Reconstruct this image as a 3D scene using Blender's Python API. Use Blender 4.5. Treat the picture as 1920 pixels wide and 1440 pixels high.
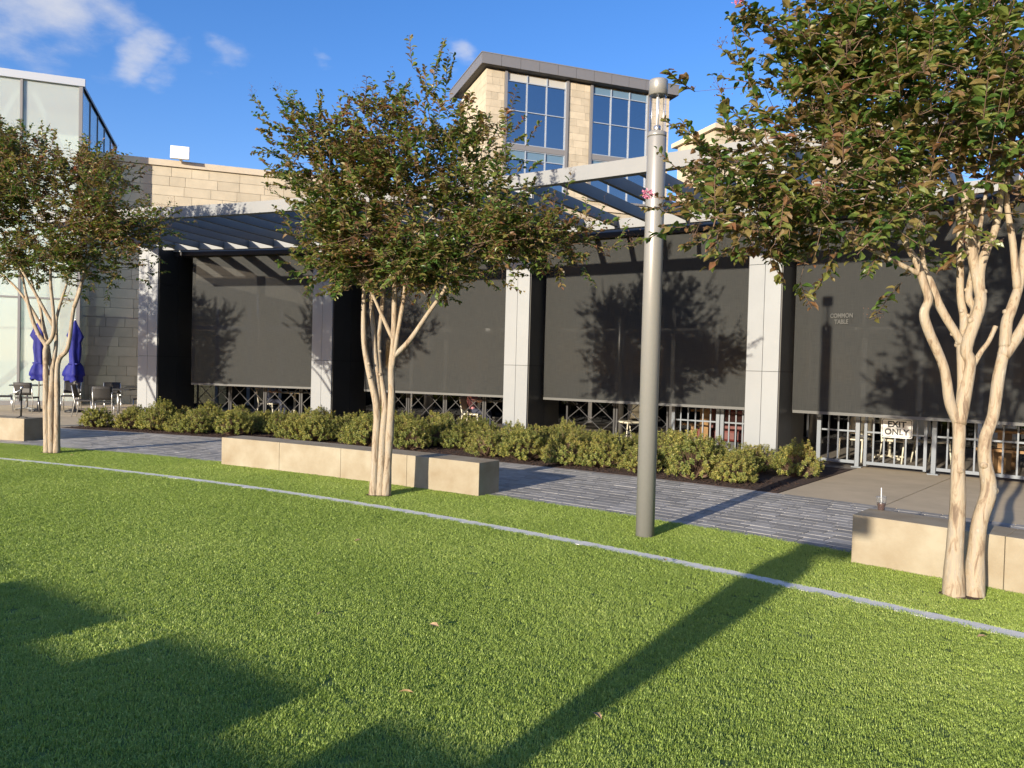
import bpy, math, random, bmesh
from mathutils import Vector, Matrix, noise
random.seed(7)
for o in list(bpy.data.objects): bpy.data.objects.remove(o)
scene = bpy.context.scene
COL = scene.collection
R = math.radians

# ---------------------------------------------------------------- camera
PITCH, ROLL, EYE = R(1.27), R(1.5), 1.65
fwd = Vector((0, math.cos(PITCH), -math.sin(PITCH)))
rt0 = Vector((1, 0, 0)); up0 = rt0.cross(fwd)
rt = rt0*math.cos(ROLL) + up0*math.sin(ROLL)
upv = -rt0*math.sin(ROLL) + up0*math.cos(ROLL)
cam = bpy.data.cameras.new('camera'); camo = bpy.data.objects.new('camera', cam); COL.objects.link(camo)
m = Matrix.Identity(4)
for i in range(3):
    m[i][0] = rt[i]; m[i][1] = upv[i]; m[i][2] = -fwd[i]
m[2][3] = EYE
camo.matrix_world = m
cam.sensor_width = 36; cam.lens = 36*1442/1920; cam.clip_start = .05; cam.clip_end = 2000
scene.camera = camo

# ---------------------------------------------------------------- sun, sky, exposure
SUN_AZ, SUN_EL = R(35.0), R(11.6)          # heading the light travels to (from +Y towards +X), height above horizon
sun = bpy.data.lights.new('sun', 'SUN'); sun.energy = 4.3; sun.angle = R(.53); sun.color = (1, .89, .73)
suno = bpy.data.objects.new('sun', sun); COL.objects.link(suno)
sdir = Vector((math.sin(SUN_AZ)*math.cos(SUN_EL), math.cos(SUN_AZ)*math.cos(SUN_EL), -math.sin(SUN_EL)))
suno.rotation_euler = sdir.to_track_quat('-Z', 'Y').to_euler()
suno.location = (-20, -28, 14)
world = bpy.data.worlds.new('World'); scene.world = world; world.use_nodes = True
def build_world():
    nt = world.node_tree; nt.nodes.clear(); N = nt.nodes.new; L = nt.links.new
    out = N('ShaderNodeOutputWorld'); bg = N('ShaderNodeBackground'); bg.inputs['Strength'].default_value = .12
    sky = N('ShaderNodeTexSky'); sky.sky_type = 'NISHITA'; sky.sun_disc = False
    sky.sun_elevation = SUN_EL; sky.sun_rotation = SUN_AZ + math.pi
    sky.air_density = 1.0; sky.dust_density = .8; sky.ozone_density = 2.2; sky.altitude = 200
    hs = N('ShaderNodeHueSaturation'); hs.inputs['Saturation'].default_value = 1.28; hs.inputs['Value'].default_value = 1.3
    tint = N('ShaderNodeMix'); tint.data_type = 'RGBA'; tint.blend_type = 'MULTIPLY'; tint.inputs['Factor'].default_value = 1; tint.inputs[7].default_value = (.76, .695, .90, 1)   # deep autumn blue
    L(sky.outputs[0], hs.inputs['Color']); L(hs.outputs[0], tint.inputs[6])
    tc = N('ShaderNodeTexCoord')
    nz = N('ShaderNodeTexNoise'); nz.inputs['Scale'].default_value = 13; nz.inputs['Detail'].default_value = 9; nz.inputs['Roughness'].default_value = .6
    st = N('ShaderNodeVectorMath'); st.operation = 'MULTIPLY'; st.inputs[1].default_value = (.8, .8, 1.7)
    L(tc.outputs['Generated'], st.inputs[0]); L(st.outputs[0], nz.inputs['Vector'])
    wz = N('ShaderNodeTexNoise'); wz.inputs['Scale'].default_value = 9; wz.inputs['Detail'].default_value = 6
    L(st.outputs[0], wz.inputs['Vector'])
    sub = N('ShaderNodeVectorMath'); sub.operation = 'SUBTRACT'; sub.inputs[1].default_value = (.5, .5, .5); L(wz.outputs['Color'], sub.inputs[0])
    scl = N('ShaderNodeVectorMath'); scl.operation = 'SCALE'; scl.inputs['Scale'].default_value = .13; L(sub.outputs[0], scl.inputs[0])
    add = N('ShaderNodeVectorMath'); add.operation = 'ADD'; L(tc.outputs['Generated'], add.inputs[0]); L(scl.outputs[0], add.inputs[1])
    clouds = CLOUDS
    prev = None
    for c, r, w in clouds:
        d = N('ShaderNodeVectorMath'); d.operation = 'DISTANCE'; d.inputs[1].default_value = c; L(add.outputs[0], d.inputs[0])
        mr = N('ShaderNodeMapRange'); mr.interpolation_type = 'SMOOTHSTEP'
        mr.inputs['From Min'].default_value = r; mr.inputs['From Max'].default_value = r*.15
        mr.inputs['To Max'].default_value = w; L(d.outputs['Value'], mr.inputs['Value'])
        if prev is None: prev = mr.outputs[0]
        else:
            mx = N('ShaderNodeMath'); mx.operation = 'MAXIMUM'; L(prev, mx.inputs[0]); L(mr.outputs[0], mx.inputs[1]); prev = mx.outputs[0]
    # cloud density = smooth(noise + mask)
    ad = N('ShaderNodeMath'); ad.operation = 'MULTIPLY_ADD'; ad.inputs[1].default_value = .62; L(prev, ad.inputs[0]); L(nz.outputs['Fac'], ad.inputs[2])
    ml = N('ShaderNodeMapRange'); ml.interpolation_type = 'SMOOTHSTEP'; ml.inputs['From Min'].default_value = .70; ml.inputs['From Max'].default_value = 1.32; ml.inputs['To Max'].default_value = .8
    L(ad.outputs[0], ml.inputs['Value'])
    mix = N('ShaderNodeMix'); mix.data_type = 'RGBA'; L(ml.outputs[0], mix.inputs['Factor'])
    L(tint.outputs[2], mix.inputs[6]); mix.inputs[7].default_value = (3.5, 3.5, 3.65, 1)
    L(mix.outputs[2], bg.inputs['Color']); L(bg.outputs[0], out.inputs['Surface'])
CLOUDS = [((-.500, .792, .362), .105, 1.0), ((-.45, .815, .365), .06, .8), ((-.418, .845, .336), .055, .85), ((-.390, .860, .329), .05, .8), ((-.341, .876, .342), .04, .62), ((-.523, .797, .303), .05, .55), ((-.478, .815, .31), .04, .5), ((-.439, .845, .304), .045, .5), ((-.245, .901, .358), .024, .55), ((-.071, .927, .369), .035, .75),
          ((.70, .30, .62), .2, .9), ((-.85, -.1, .5), .2, .9), ((.2, -.75, .6), .22, .9), ((-.5, -.7, .45), .16, .8), ((.85, -.35, .4), .2, .85), ((.9, .3, .25), .12, .7), ((-.95, .25, .2), .13, .7), ((0, .2, .97), .2, .7)]
build_world()
vs = scene.view_settings; vs.view_transform = 'Standard'; vs.look = 'None'; vs.gamma = 1; vs.exposure = 0.9
scene.render.engine = 'CYCLES'
scene.cycles.transparent_max_bounces = 12; scene.cycles.max_bounces = 6; scene.cycles.diffuse_bounces = 3; scene.cycles.glossy_bounces = 3; scene.cycles.caustics_reflective = False; scene.cycles.caustics_refractive = False

# ---------------------------------------------------------------- helpers
class MB:
    def __init__(s): s.v = []; s.f = []; s.mi = []
    def box(s, c, d, ax=None, mi=0):
        c = Vector(c); X, Y, Z = ax or (Vector((1,0,0)), Vector((0,1,0)), Vector((0,0,1)))
        b = len(s.v); h = [q/2 for q in d]
        for k in (-1, 1):
            for j in (-1, 1):
                for i in (-1, 1): s.v.append(c + X*(i*h[0]) + Y*(j*h[1]) + Z*(k*h[2]))
        for q in ((0,2,3,1), (4,5,7,6), (0,1,5,4), (2,6,7,3), (0,4,6,2), (1,3,7,5)):
            s.f.append([b+i for i in q]); s.mi.append(mi)
        return s
    def bar(s, p, q, w, h=None, up=Vector((0,0,1)), mi=0):
        p = Vector(p); q = Vector(q); X = (q-p); l = X.length; X.normalize()
        Y = up.cross(X)
        if Y.length < 1e-4: Y = Vector((1,0,0)).cross(X)
        Y.normalize(); Z = X.cross(Y)
        return s.box((p+q)/2, (l, w, h or w), (X, Y, Z), mi)
    def prism(s, poly, z0, z1, mi=0):
        b = len(s.v); n = len(poly)
        for z in (z0, z1):
            for x, y in poly: s.v.append(Vector((x, y, z)))
        s.f.append(list(range(b+n-1, b-1, -1))); s.f.append(list(range(b+n, b+2*n))); s.mi += [mi, mi]
        for i in range(n):
            j = (i+1) % n; s.f.append([b+i, b+j, b+n+j, b+n+i]); s.mi.append(mi)
        return s
    def tube(s, pts, rad, n=8, cap=True, mi=0, wob=0):
        pts = [Vector(p) for p in pts]; b0 = len(s.v); ref = None
        for i, p in enumerate(pts):
            t = (pts[min(i+1, len(pts)-1)] - pts[max(i-1, 0)]).normalized()
            if ref is None: ref = Vector((1,0,0)) if abs(t.x) < .9 else Vector((0,1,0))
            a = (ref - t*ref.dot(t)).normalized(); ref = a; c = t.cross(a)
            r = rad[i] if isinstance(rad, (list, tuple)) else rad
            for k in range(n):
                w = 2*math.pi*k/n; rr = r*(1 + (random.uniform(-wob, wob) if wob else 0))
                s.v.append(p + (a*math.cos(w) + c*math.sin(w))*rr)
        for i in range(len(pts)-1):
            for k in range(n):
                k2 = (k+1) % n; b = b0+i*n
                s.f.append([b+k, b+k2, b+n+k2, b+n+k]); s.mi.append(mi)
        if cap:
            s.f.append([b0+k for k in range(n-1, -1, -1)]); e = b0+(len(pts)-1)*n
            s.f.append([e+k for k in range(n)]); s.mi += [mi, mi]
        return s
    def lathe(s, prof, c=(0,0,0), n=24, mi=0):
        return s.tube([(c[0], c[1], c[2]+z) for r, z in prof], [max(r, .0005) for r, z in prof], n, True, mi)
    def arc(s, r0, r1, a0, a1, z0, z1, n=8, mi=0):
        """solid arc slab about the plaza centre"""
        b = len(s.v)
        for i in range(n+1):
            a = a0+(a1-a0)*i/n
            for r in (r0, r1):
                x, y = pxy(r, a)
                for z in (z0, z1): s.v.append(Vector((x, y, z)))
        for i in range(n):
            p = b+4*i; q = p+4
            for k in ((p, p+2, q+2, q), (p+1, q+1, q+3, p+3), (p, q, q+1, p+1), (p+2, p+3, q+3, q+2)): s.f.append(list(k)); s.mi.append(mi)
        s.f.append([b, b+1, b+3, b+2]); e = b+4*n; s.f.append([e, e+2, e+3, e+1]); s.mi += [mi, mi]
        return s
    def mesh(s, name, mats, smooth=False):
        me = bpy.data.meshes.new(name); me.from_pydata([tuple(p) for p in s.v], [], s.f); 
        for mm in (mats if isinstance(mats, (list, tuple)) else [mats]): me.materials.append(mm)
        if any(s.mi): me.polygons.foreach_set('material_index', s.mi)
        if smooth: me.polygons.foreach_set('use_smooth', [True]*len(me.polygons))
        me.update(); return me
    def build(s, name, mats, parent=None, smooth=False, fix=True):
        me = s.mesh(name, mats, smooth)
        if fix:
            bm = bmesh.new(); bm.from_mesh(me); bmesh.ops.recalc_face_normals(bm, faces=bm.faces); bm.to_mesh(me); bm.free()
        return link(name, me, parent)
def link(name, me, parent=None):
    o = bpy.data.objects.new(name, me); COL.objects.link(o)
    if parent: o.parent = parent
    return o
def tag(o, label=None, cat=None, group=None, kind=None):
    if label: o['label'] = label
    if cat: o['category'] = cat
    if group: o['group'] = group
    if kind: o['kind'] = kind
    return o
def empty(name, loc=(0,0,0), rz=0, label=None, cat=None, group=None):
    o = bpy.data.objects.new(name, None); COL.objects.link(o); o.location = loc; o.rotation_euler = (0, 0, rz)
    o.empty_display_size = .1
    return tag(o, label, cat, group)
def copy_tree(o, parent=None):
    c = o.copy(); COL.objects.link(c); c.parent = parent
    for ch in o.children: copy_tree(ch, c)
    return c
def bevel(o, w=.01, seg=2):
    b = o.modifiers.new('bevel', 'BEVEL'); b.width = w; b.segments = seg; b.limit_method = 'ANGLE'; return o
CX, CY = -18.3, -17.0                       # centre of the round lawn
def pxy(r, a): a = R(a); return (CX + r*math.sin(a), CY + r*math.cos(a))
def P(r, a, z=0): x, y = pxy(r, a); return Vector((x, y, z))

# ---------------------------------------------------------------- materials
def mat(name, col, rough=.6, metal=0, noise_amt=0, noise_scale=4, bump=0, bump_scale=40, obj_var=0, spec=.5, col2=None, coords='Object', detail=6, bump_dist=.01):
    mt = bpy.data.materials.new(name); mt.use_nodes = True; nt = mt.node_tree; N = nt.nodes.new; L = nt.links.new
    b = nt.nodes['Principled BSDF']; b.inputs['Roughness'].default_value = rough; b.inputs['Metallic'].default_value = metal
    b.inputs['Specular IOR Level'].default_value = spec
    b.inputs['Base Color'].default_value = (*col, 1)
    tc = N('ShaderNodeTexCoord'); src = tc.outputs['Object'] if coords == 'Object' else None
    if coords == 'World':
        g = N('ShaderNodeNewGeometry'); src = g.outputs['Position']
    cur = None
    if noise_amt:
        nz = N('ShaderNodeTexNoise'); nz.inputs['Scale'].default_value = noise_scale; nz.inputs['Detail'].default_value = detail; nz.inputs['Roughness'].default_value = .62
        L(src, nz.inputs['Vector'])
        mr = N('ShaderNodeMapRange'); mr.inputs['From Min'].default_value = .3; mr.inputs['From Max'].default_value = .7; L(nz.outputs['Fac'], mr.inputs['Value'])
        mix = N('ShaderNodeMix'); mix.data_type = 'RGBA'; L(mr.outputs[0], mix.inputs['Factor'])
        c2 = col2 or tuple(q*(1-noise_amt) for q in col)
        mix.inputs[6].default_value = (*c2, 1); mix.inputs[7].default_value = (*col, 1); cur = mix.outputs[2]
        rr = N('ShaderNodeMapRange'); rr.inputs['To Min'].default_value = min(1, rough+.1); rr.inputs['To Max'].default_value = max(.05, rough-.08); L(nz.outputs['Fac'], rr.inputs['Value']); L(rr.outputs[0], b.inputs['Roughness'])
    if obj_var:
        oi = N('ShaderNodeObjectInfo'); mv = N('ShaderNodeMapRange'); mv.inputs['To Min'].default_value = 1-obj_var; mv.inputs['To Max'].default_value = 1+obj_var*.6; L(oi.outputs['Random'], mv.inputs['Value'])
        vm = N('ShaderNodeVectorMath'); vm.operation = 'SCALE'; L(mv.outputs[0], vm.inputs['Scale'])
        if cur: L(cur, vm.inputs[0])
        else: vm.inputs[0].default_value = col
        cur = vm.outputs[0]
    if cur: L(cur, b.inputs['Base Color'])
    if bump:
        n2 = N('ShaderNodeTexNoise'); n2.inputs['Scale'].default_value = bump_scale; n2.inputs['Detail'].default_value = 5; L(src, n2.inputs['Vector'])
        bp = N('ShaderNodeBump'); bp.inputs['Strength'].default_value = bump; bp.inputs['Distance'].default_value = bump_dist; L(n2.outputs['Fac'], bp.inputs['Height']); L(bp.outputs[0], b.inputs['Normal'])
    return mt
M = {}
M['ground'] = mat('ground_soil', (.10, .085, .065), .95, noise_amt=.4)
M['turf_base'] = mat('turf_backing', (.19, .26, .055), .95, noise_amt=.5, noise_scale=30, bump=.6, bump_scale=200, coords='World')
M['edging'] = mat('edging_concrete', (.82, .80, .72), .85, noise_amt=.2, noise_scale=14, bump=.3, bump_scale=120, coords='World')
M['joint'] = mat('paver_joint_sand', (.16, .15, .13), .95, noise_amt=.3, noise_scale=20, coords='World')
M['paver'] = mat('slate_paver', (.43, .41, .37), .6, noise_amt=.32, noise_scale=9, bump=.35, bump_scale=60, obj_var=.28, coords='World', bump_dist=.004)
M['mulch'] = mat('bark_mulch', (.075, .04, .026), .95, noise_amt=.6, noise_scale=22, bump=1, bump_scale=45, coords='World', bump_dist=.03)
M['slab'] = mat('tan_concrete', (.58, .47, .31), .85, noise_amt=.2, noise_scale=1.6, bump=.15, bump_scale=150, coords='World', bump_dist=.003)
M['patio'] = mat('patio_concrete', (.25, .22, .18), .85, noise_amt=.25, noise_scale=2, coords='World')
M['bench'] = mat('cast_bench', (.35, .305, .218), .8, noise_amt=.3, noise_scale=2.6, col2=(.255, .20, .125), bump=.4, bump_scale=60, coords='World', bump_dist=.003)
M['stone'] = mat('limestone_block', (.52, .455, .335), .85, noise_amt=.18, noise_scale=2.2, bump=.2, bump_scale=30, obj_var=.13, coords='World', bump_dist=.006)
M['mortar'] = mat('wall_mortar', (.42, .36, .26), .95)
M['coping'] = mat('stone_coping', (.55, .475, .36), .8, noise_amt=.12, coords='World')
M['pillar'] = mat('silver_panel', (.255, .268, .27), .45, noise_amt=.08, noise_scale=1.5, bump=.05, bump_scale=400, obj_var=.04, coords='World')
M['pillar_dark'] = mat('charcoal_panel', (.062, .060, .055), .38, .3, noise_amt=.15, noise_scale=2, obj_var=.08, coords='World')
M['core'] = mat('dark_core', (.015, .015, .015), .8)
M['beam'] = mat('pergola_paint', (.23, .235, .23), .5, noise_amt=.07, noise_scale=2, coords='World')
M['rafter'] = mat('rafter_paint', (.15, .15, .148), .5, noise_amt=.07, noise_scale=2, coords='World')
M['black'] = mat('black_metal', (.018, .018, .018), .5)
M['fence'] = mat('fence_silver', (.17, .19, .21), .4, .2, noise_amt=.1, noise_scale=6, coords='World')
M['dark_rail'] = mat('rail_dark', (.03, .03, .03), .5, .3)
M['alu'] = mat('brushed_aluminium', (.62, .62, .60), .32, .8)
M['lamp'] = mat('lamp_metallic_paint', (.285, .28, .26), .36, .2, noise_amt=.05, noise_scale=30)
M['white'] = mat('white_paint', (.8, .8, .78), .5)
M['sign_white'] = mat('sign_white', (.78, .77, .72), .4)
M['sign_black'] = mat('sign_black', (.02, .02, .022), .5)
M['print'] = mat('screen_print', (.075, .075, .067), .75)
M['letter'] = mat('pale_letter', (.75, .72, .62), .5)
M['roof'] = mat('roof_fascia', (.19, .19, .195), .45, .2, noise_amt=.06, coords='World')
M['soffit'] = mat('soffit', (.10, .10, .10), .7)
M['frame_grey'] = mat('frame_grey', (.22, .215, .21), .45, .2)
M['frame_white'] = mat('frame_white', (.40, .45, .50), .35, .3)
M['spandrel'] = mat('spandrel_panel', (.42, .42, .39), .5)
M['spandrel_b'] = mat('spandrel_glass', (.12, .20, .28), .12)
M['wicker'] = mat('black_wicker', (.028, .026, .024), .55, bump=.8, bump_scale=140, bump_dist=.006)
M['blue'] = mat('blue_canvas', (.003, .007, .19), .7, noise_amt=.3, noise_scale=5, bump=.4, bump_scale=25)
M['wood'] = mat('oak_wood', (.38, .22, .09), .55, noise_amt=.4, noise_scale=7, bump=.1)
M['cream'] = mat('cream_enamel', (.62, .58, .45), .45)
M['red'] = mat('red_vinyl', (.11, .02, .014), .5)
M['wall_in'] = mat('restaurant_wall', (.12, .115, .10), .8, noise_amt=.2)
M['curtain'] = mat('interior_white', (.80, .82, .78), .8)
M['brace'] = mat('interior_brace', (.38, .38, .36), .6)
M['bark'] = mat('myrtle_bark', (.36, .285, .20), .7, noise_amt=.5, noise_scale=9, col2=(.25, .18, .115), bump=.45, bump_scale=14, coords='World', bump_dist=.012)
M['twig'] = mat('twig_bark', (.16, .10, .065), .8)
M['seed'] = mat('seed_heads', (.10, .055, .035), .8)
M['pink'] = mat('pink_petal', (.75, .25, .38), .6, noise_amt=.4, noise_scale=60)
M['dry'] = mat('dry_leaf', (.45, .30, .16), .7, noise_amt=.4, noise_scale=30)
M['skin'] = mat('skin', (.55, .33, .24), .55)
M['shirt_b'] = mat('pale_blue_shirt', (.45, .52, .70), .8)
M['shirt_p'] = mat('pink_shirt', (.70, .30, .32), .8)
M['trouser'] = mat('dark_trousers', (.03, .035, .06), .8)
M['shoe'] = mat('shoe', (.5, .5, .48), .6)
M['hair'] = mat('hair', (.03, .02, .015), .6)
M['ice_tea'] = mat('cola', (.05, .014, .006), .1)

def leaf_mat(name, ramp, trans=.35, patch=.9, spec=.35, rough=.42):
    mt = bpy.data.materials.new(name); mt.use_nodes = True; nt = mt.node_tree; N = nt.nodes.new; L = nt.links.new
    b = nt.nodes['Principled BSDF']; out = nt.nodes['Material Output']
    g = N('ShaderNodeNewGeometry'); nz = N('ShaderNodeTexNoise'); nz.inputs['Scale'].default_value = patch; nz.inputs['Detail'].default_value = 3
    L(g.outputs['Position'], nz.inputs['Vector'])
    mr = N('ShaderNodeMapRange'); mr.inputs['From Min'].default_value = .25; mr.inputs['From Max'].default_value = .75; L(nz.outputs['Fac'], mr.inputs['Value'])
    ma = N('ShaderNodeMix'); ma.inputs[0].default_value = .42; L(g.outputs['Random Per Island'], ma.inputs[2]); L(mr.outputs[0], ma.inputs[3])
    cr = N('ShaderNodeValToRGB'); e = cr.color_ramp.elements
    for i, (p, c) in enumerate(ramp):
        el = e[i] if i < 2 else e.new(p)
        el.position = p; el.color = (*c, 1)
    L(ma.outputs[0], cr.inputs[0]); L(cr.outputs[0], b.inputs['Base Color'])
    b.inputs['Roughness'].default_value = rough; b.inputs['Specular IOR Level'].default_value = spec
    tr = N('ShaderNodeBsdfTranslucent'); br = N('ShaderNodeVectorMath'); br.operation = 'MULTIPLY'; br.inputs[1].default_value = (1.3, 1.35, .5)
    L(cr.outputs[0], br.inputs[0]); L(br.outputs[0], tr.inputs[0])
    ms = N('ShaderNodeMixShader'); ms.inputs[0].default_value = trans; L(b.outputs[0], ms.inputs[1]); L(tr.outputs[0], ms.inputs[2]); L(ms.outputs[0], out.inputs[0])
    return mt
M['leaf'] = leaf_mat('myrtle_leaf', [(.0, (.042, .10, .020)), (.28, (.08, .15, .030)), (.45, (.165, .205, .046)), (.60, (.235, .20, .066)), (.76, (.21, .125, .062)), (.90, (.23, .095, .05)), (1, (.42, .09, .05))], .36, .9, .5, .36)
M['shrub'] = leaf_mat('shrub_leaf', [(.0, (.10, .15, .045)), (.4, (.22, .25, .07)), (.62, (.34, .33, .095)), (.82, (.44, .38, .10)), (1, (.32, .19, .11))], .32, 1.6, .25)
M['grass'] = leaf_mat('turf_blade', [(.0, (.20, .28, .05)), (.5, (.335, .445, .09)), (.8, (.47, .56, .145)), (1, (.60, .62, .24))], .28, .55, .4, .45)
def bark_mat():
    mt = bpy.data.materials.new('myrtle_bark_mottled'); mt.use_nodes = True; nt = mt.node_tree; N = nt.nodes.new; L = nt.links.new
    b = nt.nodes['Principled BSDF']; b.inputs['Roughness'].default_value = .68; b.inputs['Specular IOR Level'].default_value = .3
    g = N('ShaderNodeNewGeometry'); st = N('ShaderNodeVectorMath'); st.operation = 'MULTIPLY'; st.inputs[1].default_value = (22, 22, 4.5); L(g.outputs['Position'], st.inputs[0])
    n1 = N('ShaderNodeTexNoise'); n1.inputs['Scale'].default_value = 1; n1.inputs['Detail'].default_value = 6; n1.inputs['Roughness'].default_value = .65; n1.inputs['Distortion'].default_value = .8; L(st.outputs[0], n1.inputs['Vector'])
    cr = N('ShaderNodeValToRGB'); e = cr.color_ramp.elements
    for i, (p, c) in enumerate([(.32, (.15, .105, .07)), (.42, (.27, .20, .13)), (.50, (.37, .30, .205)), (.60, (.30, .255, .195)), (.68, (.44, .385, .29))]):
        el = e[i] if i < 2 else e.new(p)
        el.position = p; el.color = (*c, 1)
    L(n1.outputs['Fac'], cr.inputs[0]); L(cr.outputs[0], b.inputs['Base Color'])
    n2 = N('ShaderNodeTexNoise'); n2.inputs['Scale'].default_value = 1; n2.inputs['Detail'].default_value = 5
    s2 = N('ShaderNodeVectorMath'); s2.operation = 'MULTIPLY'; s2.inputs[1].default_value = (40, 40, 9); L(g.outputs['Position'], s2.inputs[0]); L(s2.outputs[0], n2.inputs['Vector'])
    bp = N('ShaderNodeBump'); bp.inputs['Strength'].default_value = .55; bp.inputs['Distance'].default_value = .012; L(n2.outputs['Fac'], bp.inputs['Height']); L(bp.outputs[0], b.inputs['Normal'])
    return mt
M['bark'] = bark_mat()

def glass_mat(name, tint=(1,1,1), rough=.02, refl=.12, base=None, body=0.0):
    """flat pane: clear or tinted see-through plus a mirror coat that grows at grazing angles; body adds a diffuse frit"""
    mt = bpy.data.materials.new(name); mt.use_nodes = True; nt = mt.node_tree; nt.nodes.clear(); N = nt.nodes.new; L = nt.links.new
    out = N('ShaderNodeOutputMaterial'); tr = N('ShaderNodeBsdfTransparent'); tr.inputs[0].default_value = (*tint, 1)
    cur = tr.outputs[0]
    if body:
        df = N('ShaderNodeBsdfDiffuse'); df.inputs[0].default_value = (*base, 1); mm = N('ShaderNodeMixShader'); mm.inputs[0].default_value = body; L(cur, mm.inputs[1]); L(df.outputs[0], mm.inputs[2]); cur = mm.outputs[0]
    gl = N('ShaderNodeBsdfGlossy'); gl.inputs['Roughness'].default_value = rough
    lw = N('ShaderNodeLayerWeight'); lw.inputs[0].default_value = .5
    mr = N('ShaderNodeMapRange'); mr.inputs['To Min'].default_value = refl; mr.inputs['To Max'].default_value = .9
    pw = N('ShaderNodeMath'); pw.operation = 'POWER'; pw.inputs[1].default_value = 3; L(lw.outputs['Facing'], pw.inputs[0]); L(pw.outputs[0], mr.inputs['Value'])
    ms = N('ShaderNodeMixShader'); L(mr.outputs[0], ms.inputs[0]); L(cur, ms.inputs[1]); L(gl.outputs[0], ms.inputs[2]); L(ms.outputs[0], out.inputs[0])
    return mt
M['glass_pale'] = glass_mat('pale_green_glass', (.90, .97, .94), .02, .06, (.84, .88, .85), .3)
M['glass_blue'] = glass_mat('blue_tower_glass', (.30, .42, .55), .015, .5)
M['glass_side'] = glass_mat('side_glass', (.86, .92, .95), .02, .16, (.55, .68, .76), .45)
M['hall_fascia'] = mat('hall_fascia', (.46, .49, .52), .4, .2)
M['glass_dark'] = glass_mat('door_glass', (.35, .38, .38), .02, .1)
M['clear'] = glass_mat('clear_tube', (.985, .99, 1.0), .03, .015)
M['frost'] = glass_mat('frosted_core', (.8, .82, .84), .2, .05, (.85, .86, .88), .45)
M['cup'] = glass_mat('clear_cup', (.92, .93, .94), .05, .04, (.8, .8, .8), .05)
def screen_mat():
    mt = bpy.data.materials.new('solar_mesh'); mt.use_nodes = True; nt = mt.node_tree; N = nt.nodes.new; L = nt.links.new
    b = nt.nodes['Principled BSDF']; out = nt.nodes['Material Output']; b.inputs['Roughness'].default_value = .75; b.inputs['Specular IOR Level'].default_value = .25
    tc = N('ShaderNodeTexCoord'); sc = N('ShaderNodeVectorMath'); sc.operation = 'MULTIPLY'; sc.inputs[1].default_value = (5, 1, 160)
    L(tc.outputs['Object'], sc.inputs[0]); nz = N('ShaderNodeTexNoise'); nz.inputs['Scale'].default_value = 1; nz.inputs['Detail'].default_value = 4; L(sc.outputs[0], nz.inputs['Vector'])
    s2 = N('ShaderNodeVectorMath'); s2.operation = 'MULTIPLY'; s2.inputs[1].default_value = (120, 1, 4)
    L(tc.outputs['Object'], s2.inputs[0]); n2 = N('ShaderNodeTexNoise'); n2.inputs['Scale'].default_value = 1; n2.inputs['Detail'].default_value = 4; L(s2.outputs[0], n2.inputs['Vector'])
    ad = N('ShaderNodeMath'); ad.operation = 'ADD'; L(nz.outputs['Fac'], ad.inputs[0]); L(n2.outputs['Fac'], ad.inputs[1])
    cr = N('ShaderNodeMapRange'); cr.inputs['From Min'].default_value = .6; cr.inputs['From Max'].default_value = 1.4; L(ad.outputs[0], cr.inputs['Value'])
    mix = N('ShaderNodeMix'); mix.data_type = 'RGBA'; mix.inputs[6].default_value = (.021, .022, .021, 1); mix.inputs[7].default_value = (.043, .044, .040, 1); L(cr.outputs[0], mix.inputs['Factor']); L(mix.outputs[2], b.inputs['Base Color'])
    tr = N('ShaderNodeBsdfTransparent'); ms = N('ShaderNodeMixShader'); ms.inputs[0].default_value = .10
    L(b.outputs[0], ms.inputs[1]); L(tr.outputs[0], ms.inputs[2]); L(ms.outputs[0], out.inputs[0])
    return mt
M['screen'] = screen_mat()
UNIT = {}
def piece(name, mt, parent, loc, size, rz=0):
    """one small block: shared unit cube mesh, sized by the object"""
    me = UNIT.get(mt.name)
    if me is None:
        me = MB().box((0,0,0), (1,1,1)).mesh('block_'+mt.name, mt); UNIT[mt.name] = me
    o = link(name, me, parent); o.location = loc; o.scale = size; o.rotation_euler = (0, 0, rz); return o
def text_mesh(name, body, size, mt, parent, loc, rot, extrude=.003, align='CENTER', sx=1, bold=0):
    cu = bpy.data.curves.new(name, 'FONT'); cu.body = body; cu.size = size; cu.extrude = extrude; cu.offset = bold; cu.align_x = align; cu.align_y = 'CENTER'
    to = bpy.data.objects.new('tmp', cu); COL.objects.link(to)
    dg = bpy.context.evaluated_depsgraph_get(); me = bpy.data.meshes.new_from_object(to.evaluated_get(dg)); bpy.data.objects.remove(to)
    me.materials.clear(); me.materials.append(mt)
    o = link(name, me, parent); o.location = loc; o.rotation_euler = rot; o.scale = (sx, 1, 1); return o
# ================================================================ setting
tag(MB().box((0, 40, -.06), (400, 400, .04)).build('ground', M['ground']), kind='structure')
def arc_sheet(name, r0, r1, a0, a1, z, mt, n=48, depth=.05):
    return tag(MB().arc(r0, r1, a0, a1, z-depth, z, n).build(name, mt), kind='structure')
LINE_R = 30.8
def turf_sheet():
    b = MB().arc(14, 32.30, -10, 80, -.04, 0, 72)
    return tag(b.build('turf', M['turf_base']), kind='structure')
turf = turf_sheet()
# pale edging strip, laid in pieces with open joints
es = empty('lawn_edging'); tag(es, kind='structure')
ja = [0, 11.5, 22.6, 31.2, 39.89, 50.5, 62, 74]
for i in range(len(ja)-1):
    MB().arc(LINE_R-.078, LINE_R+.072, ja[i]+.012, ja[i+1]-.012, -.02, .006, 24).build('edging_piece', M['edging'], es)
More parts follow.
